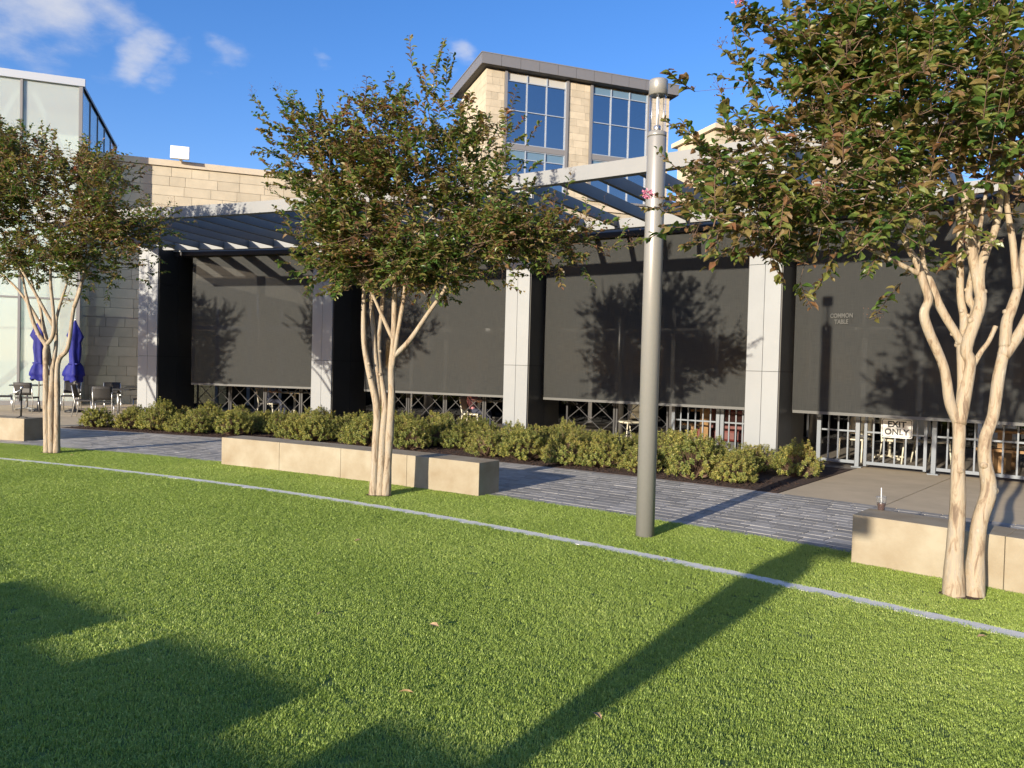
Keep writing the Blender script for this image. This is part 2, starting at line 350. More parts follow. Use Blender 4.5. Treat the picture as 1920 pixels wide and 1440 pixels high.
# paving ring: joint bed plus slate pavers one by one
pav = arc_sheet('paving', 32.30, 35.26, -8, 60, -.010, M['joint'])
rows = 17; rh = (35.26-32.30)/rows
cells = []
for i in range(rows):
    r0 = 32.30+i*rh; a = 8 + random.uniform(0, .5)
    while a < 50:
        w = random.choice((.22, .28, .28, .36))/34*57.3
        cells.append((r0, r0+rh, a, a+w, random.uniform(-.0015, .0015))); a += w
G = .004
def paver_box(b, c, d, ax):
    X, Y, Z = ax; c = Vector(c); k = len(b.v); h = [q/2 for q in d]; ins = .007; drop = .004
    for lv_, e, z in ((0, 0, -h[2]), (1, 0, h[2]-drop), (2, ins, h[2])):
        for i, j in ((-1, -1), (1, -1), (1, 1), (-1, 1)): b.v.append(c + X*(i*(h[0]-e)) + Y*(j*(h[1]-e)) + Z*z)
    for l in (0, 4):
        for i in range(4): j = (i+1) % 4; b.f.append([k+l+i, k+l+j, k+l+4+j, k+l+4+i]); b.mi.append(0)
    b.f.append([k+8, k+9, k+10, k+11]); b.mi.append(0)
EYE3 = (Vector((1,0,0)), Vector((0,1,0)), Vector((0,0,1)))
PMESH = {}
def paver_obj(w, loc, rz):
    k = round(w, 2)
    if k not in PMESH:
        b = MB(); paver_box(b, (0,0,0), (k-2*G, rh-2*G, .03), EYE3); PMESH[k] = b.mesh('paver', M['paver'])
    o = link('paver', PMESH[k], pav); o.location = loc; o.rotation_euler = (random.uniform(-.006, .006), random.uniform(-.006, .006), rz); o.scale = (w/k, 1, 1); return o
def paver_vis(c):
    p = P((c[0]+c[1])/2, (c[2]+c[3])/2)
    x = 960+1442*p.x/p.y
    if x < -20 or x > 1990: return 1e9
    return p.y
cells.sort(key=paver_vis)
# pieces hidden behind the two near benches go to the joined rest
def hid(c):
    a = (c[2]+c[3])/2; return (c[1] < 33.4 and (25.6 < a < 33.3 or a > 42.6))
vis = [c for c in cells if not hid(c)]; rest = [c for c in cells if hid(c)]
for c in vis[:300]:
    r0, r1, a0, a1, dz = c; am = (a0+a1)/2; rm = (r0+r1)/2
    paver_obj((a1-a0)/57.3*rm, P(rm, am, -.006+dz), -R(am))
b = MB()
for r0, r1, a0, a1, dz in vis[300:]+rest:
    am = (a0+a1)/2; rm = (r0+r1)/2; ca, sa = math.cos(R(am)), math.sin(R(am))
    paver_box(b, P(rm, am, -.006+dz), ((a1-a0)/57.3*rm-2*G, rh-2*G, .03), (Vector((ca, -sa, 0)), Vector((sa, ca, 0)), Vector((0,0,1))))
def island_paver():
    mt = M['paver'].copy(); mt.name = 'slate_paver_far'; nt = mt.node_tree
    oi = [n for n in nt.nodes if n.type == 'OBJECT_INFO'][0]; g = nt.nodes.new('ShaderNodeNewGeometry')
    for l in list(oi.outputs['Random'].links): nt.links.new(g.outputs['Random Per Island'], l.to_socket)
    return mt
tag(b.build('far_pavers', island_paver(), pav), kind='stuff')
bed = arc_sheet('mulch_bed', 35.26, 39.0, 13.3, 38.58, .012, M['mulch'])
# concrete apron by the gate (with saw-cut joints) and left terrace
apron = empty('concrete_apron'); tag(apron, kind='structure')
for a0, a1 in ((38.6, 40.75), (40.78, 43.6), (43.63, 46.5), (46.53, 52)):
    MB().arc(35.27, 39.6, a0, a1, -.05, .004, 10).build('slab', M['slab'], apron)
terr = empty('terrace'); tag(terr, kind='structure')
for a0, a1 in ((-6, 2.0), (2.03, 6.4), (6.43, 9.9), (9.93, 13.27)):
    for r0, r1 in ((35.27, 38.4), (38.42, 41.6), (41.62, 46)):
        MB().arc(r0, r1, a0, a1, -.05, .004, 10).build('slab', M['slab'], terr)
arc_sheet('patio_floor', 39.62, 46, 13.3, 52, 0, M['patio'])
arc_sheet('planter_edge', 39.0, 39.62, 13.3, 38.58, .002, M['patio'])

# ---------------------------------------------------------------- pillars
PA = [13.75 + 7.76*k for k in range(5)]
PW, PD, PH = .58, 1.5, 5.52
ords = ['leftmost grey panelled pillar, dappled with tree shade, beside the stone wall', 'second grey panelled pillar from the left, behind the middle tree',
        'third grey panelled pillar from the left, right of the middle tree', 'widest looking grey panelled pillar, right of the lamp post beside the gate',
        'grey panelled pillar beyond the right edge behind the right tree']
def make_pillar(k):
    a = PA[k]; o = empty('pillar', P(38.1, a), -R(a), ords[k], 'pillar', 'pillars along the pergola')
    b = MB().box((-PW/2, PD/2, PH/2), (PW-.03, PD-.03, PH-.02)); b.build('core', M['core'], o)
    zs = [0, 1.69, 3.575, PH]
    g = .008
    for i in range(3):
        z0, z1 = zs[i]+g/2, zs[i+1]-g/2; zc = (z0+z1)/2; hh = z1-z0
        for j in range(2):
            w = PW/2-g
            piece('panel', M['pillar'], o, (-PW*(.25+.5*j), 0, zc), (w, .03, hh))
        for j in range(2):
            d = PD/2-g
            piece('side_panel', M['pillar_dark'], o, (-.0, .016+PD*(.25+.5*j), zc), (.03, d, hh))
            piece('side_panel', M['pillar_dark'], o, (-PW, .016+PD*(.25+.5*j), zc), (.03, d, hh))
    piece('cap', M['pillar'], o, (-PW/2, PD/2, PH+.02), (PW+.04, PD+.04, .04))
    return o
for k in range(5): make_pillar(k)

# ---------------------------------------------------------------- pergola
perg = empty('pergola', (0,0,0), 0, 'grey steel pergola with curved front beam and slanting rafters over the pillars', 'pergola')
BZ0, BZ1 = 4.47, 4.69
A0, A1 = 13.2, 47
MB().arc(34.46, 34.60, A0, A1, BZ0, BZ1, 40).build('front_beam', M['beam'], perg)
MB().arc(38.12, 38.24, A0+.7, A1, BZ0-.03, BZ1-.06, 40).build('rear_beam', M['beam'], perg)
a = A0+.08; n = 0
while a < A1:
    o = piece('rafter', M['rafter'], perg, P((34.60+38.12)/2, a, (BZ0+BZ1)/2-.005), (.075, 38.12-34.60, BZ1-BZ0-.03), -R(a)); a += 1.109
MB().arc(38.62, 38.90, A0+.6, A1, 4.47, 4.62, 40).build('fascia', M['beam'], perg)

# ---------------------------------------------------------------- roller screens
SR = 38.72
def flat_frame(a, r): return P(r, a), -R(a)
scr_lab = ['mesh roller screen behind the left two pillars, dim doors showing through', 'mesh roller screen half hidden by the middle tree',
           'mesh roller screen bearing the big tree shadow, left of the gate pillar', 'mesh roller screen above the silver gate, crossed by a pole shadow']
for k in range(4):
    al = PA[k]+.06; ar = PA[k+1]-PW/38.4*57.3-.03
    pl, pr = P(SR, al), P(SR, ar); w = (pr-pl).length; mid = (pl+pr)/2; rz = math.atan2((pr-pl).y, (pr-pl).x)
    o = empty('roller_screen', (mid.x, mid.y, 0), rz, scr_lab[k], 'screen', 'mesh roller screens between the pillars')
    left = .55 if k == 0 else (.50 if k == 1 else .02)
    b = MB(); nx, nz = 24, 12; zb, zt = 1.0, 4.36; xs = [-w/2+left+(w-left-.02)*i/nx for i in range(nx+1)]
    for j in range(nz+1):
        for x in xs:
            t = j/nz; b.v.append(Vector((x, .012*math.sin(x*1.7+k)*math.sin(math.pi*t)+.006*math.sin(x*5+k*2+t*3)*math.sin(math.pi*t), zb+(zt-zb)*t)))
    for j in range(nz):
        for i in range(nx): b.f.append([j*(nx+1)+i, j*(nx+1)+i+1, (j+1)*(nx+1)+i+1, (j+1)*(nx+1)+i]); b.mi.append(0)
    b.build('mesh_panel', M['screen'], o, True)
    MB().box((left/2, 0, .985), (w-left-.03, .035, .05)).build('bottom_bar', mat('screen_hem%d' % k, (.10, .10, .092), .6), o)
    if k == 3:
        tx = text_mesh('lettering', 'COMMON\nTABLE', .105, M['print'], o, (-w/2+.83, -.022, 2.63), (R(90), 0, 0), .001, 'CENTER', .78, .004)
    MB().box((0, .02, 4.415), (w-.01, .16, .11)).build('housing', M['black'], o)

# ---------------------------------------------------------------- restaurant behind the screens
rest_ = empty('restaurant', P(44, 30), 0, 'dim restaurant front with glazed doors behind the mesh screens', 'restaurant')
rp = Vector(rest_.location)
def ch(mb, name, mt, parent=None, smooth=False):
    o = mb.build(name, mt, rest_, smooth)
    for vtx in o.data.vertices: vtx.co -= rp
    return o
ch(MB().arc(39.05, 44.2, 13.6, 52, 4.40, 4.52, 30), 'roof', M['soffit'])
ch(MB().arc(44.0, 44.2, 9.2, 52, 3.45, 4.40, 30), 'header_wall', M['wall_in'])
ch(MB().arc(44.0, 44.2, 9.2, 52, 0, .12, 30), 'plinth', M['wall_in'])
ch(MB().bar(P(39.65, 13.2, 2.2), P(44.1, 9.15, 2.2), .12, 4.4), 'end_wall', M['wall_in'])
aa = 9.2
while aa < 51.5:
    p0, p1 = P(44.05, aa), P(44.05, min(aa+1.55, 52))
    ch(MB().bar(p0+Vector((0,0,1.78)), p0+Vector((0,0,.12)), .10, .08, up=Vector((0,1,0))) if False else MB().box(p0+Vector((0,0,1.785)), (.10, .10, 3.33)), 'mullion', M['white'])
    ch(MB().bar(p0+Vector((0,0,2.72)), p1+Vector((0,0,2.72)), .08, .16), 'transom', M['white'])
    e = (p1-p0).normalized()*.05; b = MB(); q0, q1 = p0+e, p1-e; s0 = len(b.v)
    b.bar(q0+Vector((0,0,1.38)), q1+Vector((0,0,1.38)), .02, 2.5); ch(b, 'pane', M['glass_dark']); ch(MB().bar(q0+Vector((0,0,3.12)), q1+Vector((0,0,3.12)), .02, .62), 'pane', M['glass_dark'])
    aa += 1.55
ch(MB().arc(45.6, 45.7, 9.2, 52, 0, 4.4, 30), 'back_wall', M['wall_in'])
for a_ in (14.5, 22.3, 30.0, 36.43, 41.2, 45.5):
    c = MB().lathe([(.13, 0), (.13, 4.39)], P(42, a_), 20).build('round_column', M['alu'], None, True)
    tag(c, 'slim round metal column on the patio behind the mesh screens', 'column', 'round columns inside the patio')
def arc_text(body, size, r, a, z, mt, sx=1):
    return text_mesh('sign_letters', body, size, mt, None, P(r, a, z), (R(90), 0, -R(a)), .01, 'CENTER', sx)
t2 = arc_text('10', .26, 43.9, 9.95, 3.18, mat('white_numeral', (.85, .85, .8), .5), .9); tag(t2, 'small pale number 10 beside the left doors', 'sign')

# ---------------------------------------------------------------- fences at the patio edge
FR = 39.42
def seg_frame(a0, a1, r=FR):
    p, q = P(r, a0), P(r, a1); return p, q, (q-p).length, math.atan2((q-p).y, (q-p).x)
def picket_fence(a0, a1, label, npk, name='picket_fence', posts=True, cat='fence', z0=.08, sign=False, group='silver picket fence runs'):
    p, q, l, rz = seg_frame(a0, a1); o = empty(name, p, rz, label, cat, group)
    for z, h in ((.10, .055), (.655, .030), (1.05, .045)):
        MB().box((l/2, 0, z), (l-.09 if posts else l-.10, .035, h)).build('rail', M['fence'], o)
    for i in range(npk):
        x = l*(i+1)/(npk+1); MB().box((x, -.002, .575), (.026, .026, .91)).build('picket', M['fence'], o)
    for x in ((0, l) if posts else (.045, l-.045)):
        MB().box((x, 0, .545), (.07 if posts else .05, .07 if posts else .045, 1.09 if posts else 1.0)).build('post' if posts else 'stile', M['fence'], o)
        if posts: MB().box((x, 0, .015), (.17, .15, .02)).build('foot_plate', M['fence'], o)
    return o
picket_fence(33.35, 34.72, 'silver picket fence run crossing behind the lamp post, above the shrubs', 5)
picket_fence(34.85, 36.25, 'silver picket fence run against the fourth pillar, behind the shrubs', 6)
picket_fence(37.55, 38.53, 'short silver picket fence run between the fourth pillar and the gate', 3)
picket_fence(40.32, 42.35, 'silver picket fence run right of the gate, behind the right tree', 6)
picket_fence(42.5, 44.6, 'silver picket fence run at the far right edge', 6)
gate = picket_fence(38.66, 40.19, 'silver picket gate carrying the exit sign', 5, 'gate', False, 'gate', group=None)
gs = P(39.37, 39.47)
sg = empty('exit_sign', (gs.x, gs.y, .755), -R(39.45), 'white EXIT ONLY sign hanging on the silver gate', 'sign')
def rrect(w, h, r, n=5):
    pts = []
    for cx, cy, s in ((w/2-r, h/2-r, 0), (-w/2+r, h/2-r, 90), (-w/2+r, -h/2+r, 180), (w/2-r, -h/2+r, 270)):
        for i in range(n+1): t = R(s+90*i/n); pts.append((cx+r*math.cos(t), cy+r*math.sin(t)))
    return pts
def plate(name, w, h, r, y, th, mt):
    b = MB().prism(rrect(w, h, r), -th/2, th/2); o = b.build(name, mt, sg); o.rotation_euler = (R(90), 0, 0); o.location = (0, y, 0); return o
plate('plate', .50, .335, .035, 0, .006, M['sign_white'])
def ring(name, w, h, r, t, y, mt):
    o_, i_ = rrect(w, h, r), rrect(w-2*t, h-2*t, r-t*.6); b = MB(); n = len(o_)
    for x, z in o_: b.v.append(Vector((x, y, z)))
    for x, z in i_: b.v.append(Vector((x, y, z)))
    for i in range(n): j = (i+1) % n; b.f.append([i, j, n+j, n+i]); b.mi.append(0)
    return b.build(name, mt, sg)
ring('border', .475, .31, .03, .010, -.005, M['sign_black'])
for body, z in (('EXIT', .066), ('ONLY', -.07)):
    text_mesh('letters', body, .145, M['sign_black'], sg, (0, -.006, z), (R(90), 0, 0), .001, 'CENTER', 1, .005)
# dark rail panels with crossed bars
def cross_fence(a0, a1, label, n):
    p, q, l, rz = seg_frame(a0, a1); o = empty('cross_fence', p, rz, label, 'fence', 'dark crossed rail fence runs')
    MB().box((l/2, 0, .06), (l, .03, .04)).build('rail', M['dark_rail'], o); MB().box((l/2, 0, 1.02), (l, .03, .04)).build('rail', M['dark_rail'], o)
    w = l/n
    for i in range(n):
        x0 = i*w
        for xx in (x0+.03, x0+w-.03): MB().box((xx, 0, .54), (.04, .04, .92)).build('post', M['dark_rail'], o)
        xs = (x0+.05, x0+w-.05); W = xs[1]-xs[0]; H = .9; z0 = .09
        for (u0, v0, u1, v1) in ((0, 0, 1, 1), (0, 1, 1, 0), (0, .5, .5, 1), (.5, 0, 1, .5), (0, .5, .5, 0), (.5, 1, 1, .5)):
            MB().bar((xs[0]+W*u0, .006*(u1-u0+(v1-v0)), z0+H*v0), (xs[0]+W*u1, .006*(u1-u0+(v1-v0)), z0+H*v1), .016, .02, up=Vector((0,1,0))).build('brace_bar', M['dark_rail'], o)
cross_fence(14.1, 20.5, 'dark crossed rail fence between the two left pillars', 4)
cross_fence(22.0, 28.2, 'dark crossed rail fence behind the middle tree', 4)
cross_fence(29.7, 33.2, 'dark crossed rail fence left of the lamp post', 2)

# ---------------------------------------------------------------- background buildings
U = Vector((math.cos(R(20)), math.sin(R(20)), 0)); V = Vector((-math.sin(R(20)), math.cos(R(20)), 0)); RZ = R(20)
def block_wall(parent, x0, x1, y, z0, z1, course, mean, axis='x', mt=None, seed=1, indiv=lambda x, z: True, nrm=-1, depth=.12, gap=.010, vmat=None):
    """coursed blocks in the parent's frame; axis 'x' runs along x at depth y, axis 'y' runs along y at x=y"""
    rnd = random.Random(seed); mt = mt or M['stone']; rest = MB(); z = z1
    while z > z0+.02:
        zb = max(z0, z-course); x = x0 - rnd.uniform(0, mean)
        while x < x1:
            l = mean*rnd.uniform(.65, 1.4); a, b_ = max(x, x0), min(x+l, x1); x += l
            if b_-a < .06: continue
            c = (a+b_)/2; zc = (z+zb)/2; jit = rnd.uniform(-.004, .004)
            if axis == 'x': loc = (c, y+nrm*(-depth/2+jit), zc); size = (b_-a-gap, depth, z-zb-gap)
            else: loc = (y+nrm*(-depth/2+jit), c, zc); size = (depth, b_-a-gap, z-zb-gap)
            if indiv(c, zc): piece('stone_block', mt, parent, loc, size)
            else: rest.box(loc, size)
        z = zb
    if rest.v: tag(rest.build('hidden_blocks', mt, parent), kind='stuff')
PG = Vector((-14.3, 25.3, 0))
# stone wall beside the glass hall
WP = PG + U*.2 + V*1.3
sw = empty('stone_wall', WP, RZ, 'long coursed limestone wall of cream blocks right of the glass hall', 'wall')
WL = 24
MB().box((WL/2-.5, .16, 4.30), (WL+1, .08, 8.58)).build('backing', M['mortar'], sw)
block_wall(sw, -.9, WL, 0, 0, 8.42, .338, .78, indiv=lambda x, z: (x < 1.75 and z < 5.3 and z > .3) or (x < 6.3 and z > 6.4) or (7 < x < 15 and z > 7.6), seed=4)
MB().box((WL/2-.5, .05, 8.535), (WL+1.0, .26, .215)).build('coping', M['coping'], sw)
MB().box((WL/2-.5, 3.0, 4.1), (WL+1, 5.2, 8.2)).build('building_mass', M['mortar'], sw)
wl = empty('wall_floodlight', WP+U*2.74-V*.05+Vector((0,0,8.72)), RZ, 'white square floodlight box on top of the stone wall', 'floodlight')
bx = MB().box((0, -.32, .10), (.62, .10, .46)).build('head', M['white'], wl); bx.rotation_euler = (R(-8), 0, R(-3)); bevel(bx, .015)
MB().box((0, -.10, -.02), (.10, .40, .06)).build('bracket', M['white'], wl)
# glass hall
gh = empty('glass_hall', PG, RZ, 'tall pale glass hall corner at the left edge with metal fascia', 'building')
def ghb(c, d, n, mt): return MB().box(c, d).build(n, mt, gh)
for i in range(7):
    x0 = -1.67*(i+1); x1 = -1.67*i
    for z0, z1 in ((.15, 3.45), (3.51, 10.40)):
        ghb(((x0+x1)/2, 0, (z0+z1)/2), (1.60, .02, z1-z0), 'pane', M['glass_pale'])
    ghb((x0, -.02, 5.25), (.07, .12, 10.3), 'mullion', M['frame_grey'])
    ghb(((x0+x1)/2, -.01, 3.48), (1.60, .07, .055), 'transom', M['frame_grey'])
ghb((-.0, -.02, 5.25), (.10, .12, 10.3), 'corner_post', M['frame_grey'])
ghb((-5.8, .0, .075), (11.7, .14, .15), 'sill', M['frame_grey'])
for i in range(5):
    y0 = 1.56*i; ghb((0, y0+.78, 5.27), (.02, 1.50, 10.24), 'side_pane', M['glass_side'])
    ghb((.01, y0+1.56, 5.27), (.05, .04, 10.24), 'side_mullion', M['frame_grey'])
ghb((-5.85, 3.85, 10.46), (11.8, 7.75, .06), 'roof', M['hall_fascia'])
ghb((-5.83, -.05, 10.53), (11.9, .12, .24), 'fascia', M['hall_fascia'])
ghb((.03, 3.9, 10.475), (.08, 7.8, .09), 'side_fascia', M['frame_grey'])
ghb((-5.9, 2.6, 5.1), (11.5, .06, 10.2), 'inner_wall', M['curtain']); ghb((-1.0, 5.1, 5.1), (.06, 5.0, 10.2), 'inner_wall', M['curtain'])
ghb((-5.9, 4, .05), (11.6, 7.8, .04), 'floor', M['slab'])
for (xa, za, xb, zb) in ((-1.45, 10.2, .0, 7.0), (-1.9, 10.2, -3.3, 7.0), (-4.8, 10.2, -3.4, 7.0), (-.2, 3.3, -1.2, .2), (-1.6, 1.4, -2.9, .1)):
    MB().bar((xa, .6, za), (xb, .6, zb), .16, .26, up=Vector((0,1,0))).build('inner_brace', M['brace'], gh)
# tower
TP = Vector((-1.95, 45, 0))
tw = empty('stone_tower', TP, RZ, 'cream stone tower with tall blue windows and grey roof rising behind the pergola', 'tower')
def twb(c, d, n, mt, par=None): return MB().box(c, d).build(n, mt, par or tw)
twb((6.1, .30, 5), (12.0, .1, 10), 'lower_backing', M['mortar'])
cs = dict(mt=M['stone'])
low = lambda x, z: z > 11.5
block_wall(tw, 0, 1.12, 0, 9, 18.93, .43, .62, seed=11, indiv=low)
block_wall(tw, 5.23, 6.65, 0, 9, 18.93, .43, .72, seed=12, indiv=low)
block_wall(tw, 10.80, 12.2, 0, 9, 18.93, .43, .72, seed=13, indiv=lambda x, z: False)
block_wall(tw, .13, 4.6, 0, 9, 18.93, .43, .9, axis='y', seed=14, indiv=low)
block_wall(tw, 0, 12.2, 0, 0, 9, .5, 1.0, seed=15, indiv=lambda x, z: False)
for x0, x1 in ((0, 1.12), (5.23, 6.65), (10.8, 12.2)): twb(((x0+x1)/2, .20, 14), (x1-x0-.05, .1, 9.9), 'backing', M['mortar'])
twb((.19, 2.4, 14), (.1, 4.4, 9.9), 'backing', M['mortar'])
twb((12.1, 3.0, 9.4), (.2, 5.9, 18.8), 'right_wall', M['coping'])
def tower_window(x0, x1, top_panel):
    w = empty('window', (0,0,0)); w.parent = tw
    fr = .16
    twb((x0+fr/2, .02, 15.48), (fr, .22, 6.94), 'jamb', M['frame_grey'], w); twb((x1-fr/2, .02, 15.48), (fr, .22, 6.94), 'jamb', M['frame_grey'], w)
    twb(((x0+x1)/2, .0, 12.0), (x1-x0, .26, .12), 'sill', M['frame_grey'], w)
    block_wall(tw, x0+.01, x1-.01, 0, 9, 11.93, .43, .9, seed=int(x0*10), indiv=lambda x, z: z > 10.5)
    a, b = x0+fr, x1-fr
    bands = [(18.47, 18.90, top_panel), (16.77, 18.42, M['glass_blue']), (14.83, 16.72, M['glass_blue']), (13.97, 14.43, M['spandrel_b']), (12.08, 13.92, M['glass_blue'])]
    twb(((a+b)/2, .03, 14.63), (b-a, .16, .31), 'band', M['frame_grey'], w)
    for z in (18.445, 16.745, 14.805, 14.45, 13.945): twb(((a+b)/2, .03, z), (b-a, .08, .05), 'transom', M['frame_white'], w)
    n = 3; pw = (b-a)/n
    for i in range(n+1): twb((a+i*pw+(0 if 0 < i < n else (.025 if i == 0 else -.025)), .02, 15.48), (.055, .10, 6.8), 'mullion', M['frame_white'], w)
    for z0, z1, mt in bands:
        for i in range(n): twb((a+(i+.5)*pw, .06, (z0+z1)/2), (pw-.07, .02, z1-z0), 'pane', mt, w)
tower_window(1.13, 5.22, M['spandrel']); tower_window(6.66, 10.79, M['spandrel_b'])
# rooms behind the tower glass
for zf in (9.9, 14.62, 18.9): twb((6.0, 3.0, zf), (11.7, 5.4, .25), 'floor_slab', M['curtain'])
twb((6.0, 5.8, 14.3), (11.8, .1, 9.2), 'back_wall', M['wall_in'])
for x in (2.6, 4.6, 7.4, 9.8): twb((x, 2.2, 14.2), (.30, .30, 9.0), 'inner_post', M['curtain'])
# flat roof with deep fascia in panels
fx0, fx1 = -.42, 12.62
twb((6.1, 2.75, 19.05), (12.9, 6.2, .06), 'soffit', M['soffit'])
npn = 11
for i in range(npn):
    x = fx0+(fx1-fx0)*(i+.5)/npn; piece('fascia_panel', M['roof'], tw, (x, -.40, 19.34), ((fx1-fx0)/npn-.02, .06, .60))
for i in range(6):
    y = -.36+7.0*(i+.5)/6; piece('fascia_panel', M['roof'], tw, (fx0+.03, y, 19.34), (.06, 7.0/6-.02, .60)); piece('fascia_panel', M['roof'], tw, (fx1-.03, y, 19.34), (.06, 7.0/6-.02, .60))
twb((6.1, 3.1, 19.665), (13.1, 7.1, .05), 'roof_cap', M['frame_grey'])
# right hand stone block whose side wall runs towards the viewer
RP = Vector((8.35, 40.0, 0))
rb = empty('stone_building', RP, RZ, 'cream stone building with long side wall behind the right tree', 'building')
MB().box((7, -1.5, 6.5), (13.8, 3.0, 13.0)).build('mass', M['mortar'], rb)
block_wall(rb, -3.2, 0, -.12, 4.4, 13.2, .43, .9, axis='y', seed=21, nrm=-1, indiv=lambda y, z: z > 6.5)
block_wall(rb, -.1, 14, -3.25, 4.4, 13.2, .43, .9, seed=22, indiv=lambda x, z: x < 5 and z > 9.5)
MB().box((7, -1.6, 13.32), (14.6, 3.9, .22)).build('coping', M['coping'], rb)
for x0 in (4.2, 8.0, 11.5):
    w = MB().box((x0, -3.40, 9.9), (1.9, .08, 3.0)).build('window', M['frame_grey'], rb)
    for k in (-.46, .46): MB().box((x0+k, -3.46, 9.9), (.84, .03, 2.8)).build('pane', M['glass_blue'], w)
# ================================================================ benches
def bench(ra, aa, n, label, ends):
    o = empty('concrete_bench', P(32.35, (aa[0]+aa[1])/2), 0, label, 'bench', 'curved concrete benches at the turf edge')
    base = Vector(o.location); da = (aa[1]-aa[0])/n
    for i in range(n):
        g = .0035
        b = MB().arc(ra, ra+.45, aa[0]+da*i+g, aa[0]+da*(i+1)-g, 0, .43, 6)
        for q in b.v: q -= base
        ob = b.build('block', M['bench'], o); bevel(ob, .006, 2)
    return o
bench(32.78, (3.5, 16.15), 6, 'pale concrete bench at the left edge with a phone tripod on it', 0)
bench(32.12, (25.40, 33.90), 4, 'long pale curved concrete bench behind the middle tree', 0)
bench(31.93, (41.92, 50.2), 4, 'pale concrete bench behind the right tree, cup on its end', 0)

# ================================================================ lamp post
lp = empty('lamp_post', (1.36, 7.61, 0), 0, 'tall silver cylinder lamp post with clear light tube near the top', 'lamp post')
MB().lathe([(.092, .0), (.092, 3.93), (.088, 3.94)], n=40).build('pole', M['lamp'], lp, True)
MB().lathe([(.093, 3.945), (.0935, 3.95), (.0935, 3.985), (.085, 3.99)], n=40).build('collar', M['lamp'], lp, True)
b = MB().tube([(0,0,3.985), (0,0,4.37)], [.080, .080], 40, False).build('light_tube', M['clear'], lp, True)
MB().lathe([(.035, 3.99), (.035, 4.05), (.02, 4.06)], n=20).build('lamp_base', M['alu'], lp, True)
MB().lathe([(.014, 4.0), (.014, 4.33), (.01, 4.34)], n=16).build('lamp_core', M['white'], lp, True)
for w in range(3): MB().tube([(.066*math.cos(w*2.09+.4), .066*math.sin(w*2.09+.4), 3.98), (.066*math.cos(w*2.09+.4), .066*math.sin(w*2.09+.4), 4.38)], .004, 8).build('rod', M['alu'], lp, True)
MB().lathe([(.080, 4.345), (.092, 4.35), (.092, 4.485), (.088, 4.495), (.03, 4.50)], n=40).build('cap', M['lamp'], lp, True)

# ================================================================ terrace furniture
def make_chair(name, label, group, back=M['wicker'], frame=M['alu'], rattan=True):
    o = empty(name, (0,0,0), 0, label, 'chair', group)
    sw, sd = .46, .44
    b = MB().box((0, 0, .43), (sw, sd, .045)); bevel(b.build('seat', back, o), .015)
    # backrest: slightly curved panel leaning back (local +y is the back)
    b = MB(); nx, nz = 8, 5
    for s in (0, 1):
        for j in range(nz+1):
            for i in range(nx+1):
                x = -.23+.46*i/nx; t = j/nz; z = .50+.36*t; y = .20+.085*t+.035*(1-(2*i/nx-1)**2)*1.0+(.022 if s else 0)
                b.v.append(Vector((x, y, z)))
    W = nx+1; S = W*(nz+1)
    for j in range(nz):
        for i in range(nx):
            q = j*W+i; b.f += [[q, q+W, q+W+1, q+1], [S+q, S+q+1, S+q+W+1, S+q+W]]; b.mi += [0, 0]
    for i in range(nx): b.f += [[i, i+1, S+i+1, S+i], [nz*W+i, S+nz*W+i, S+nz*W+i+1, nz*W+i+1]]; b.mi += [0, 0]
    for j in range(nz): b.f += [[j*W, S+j*W, S+(j+1)*W, (j+1)*W], [j*W+nx, (j+1)*W+nx, S+(j+1)*W+nx, S+j*W+nx]]; b.mi += [0, 0]
    b.build('backrest', back, o, True)
    for s in (-1, 1):
        MB().tube([(s*.215, -.19, .42), (s*.225, -.235, 0)], [.016, .014], 8).build('leg', frame, o, True)
        MB().tube([(s*.225, .285, .84), (s*.222, .215, .48), (s*.225, .20, .40), (s*.235, .275, 0)], [.013, .015, .016, .014], 8).build('leg', frame, o, True)
    return o
def make_table(label, group, top=M['black'], w=.75, frame=M['alu']):
    o = empty('cafe_table', (0,0,0), 0, label, 'table', group)
    bevel(MB().box((0, 0, .735), (w, w, .03)).build('tabletop', top, o), .008)
    MB().lathe([(.035, .06), (.035, .72)], n=16).build('pedestal', frame, o, True)
    for k in range(4):
        an = R(45+90*k); MB().bar((.03*math.cos(an), .03*math.sin(an), .06), (.36*math.cos(an), .36*math.sin(an), .025), .05, .035).build('foot', frame, o)
    return o
def place(o, x, y, rz, label=None, z=.004):
    o.location = (x, y, z); o.rotation_euler = (0, 0, R(rz))
    if label: o['label'] = label
    return o
G1 = 'wicker chairs on the left terrace'
c0 = make_chair('wicker_chair', '', G1)
spots = [(-10.80, 20.35, 200, 'wicker chair with its back to the lawn, nearest the leftmost pillar'),
         (-11.62, 20.95, 105, 'wicker chair seen side on, left of the terrace table by the pillar'),
         (-12.05, 23.2, 30, 'wicker chair against the stone wall behind the terrace table'),
         (-10.75, 22.45, 10, 'wicker chair behind the terrace table by the pillar'),
         (-10.12, 21.75, -80, 'wicker chair half hidden by the leftmost pillar'),
         (-13.62, 21.6, 190, 'wicker chair left of the left tree trunk, back to the lawn'),
         (-14.55, 22.0, 120, 'wicker chair at the very left edge of the terrace'),
         (-13.25, 23.1, 20, 'wicker chair behind the closed blue umbrellas')]
for i, (x, y, rz, lab) in enumerate(spots):
    c = c0 if i == 0 else copy_tree(c0); place(c, x, y, rz, lab)
t0 = make_table('', 'cafe tables on the left terrace'); place(t0, -10.95, 21.4, 12, 'dark cafe table ringed by chairs near the leftmost pillar')
t1_ = copy_tree(t0); place(t1_, -14.35, 22.75, 20, 'dark cafe table at the left edge below the glass hall')
t2_ = copy_tree(t0); place(t2_, -11.35, 23.4, 20, 'dark cafe table close to the stone wall')
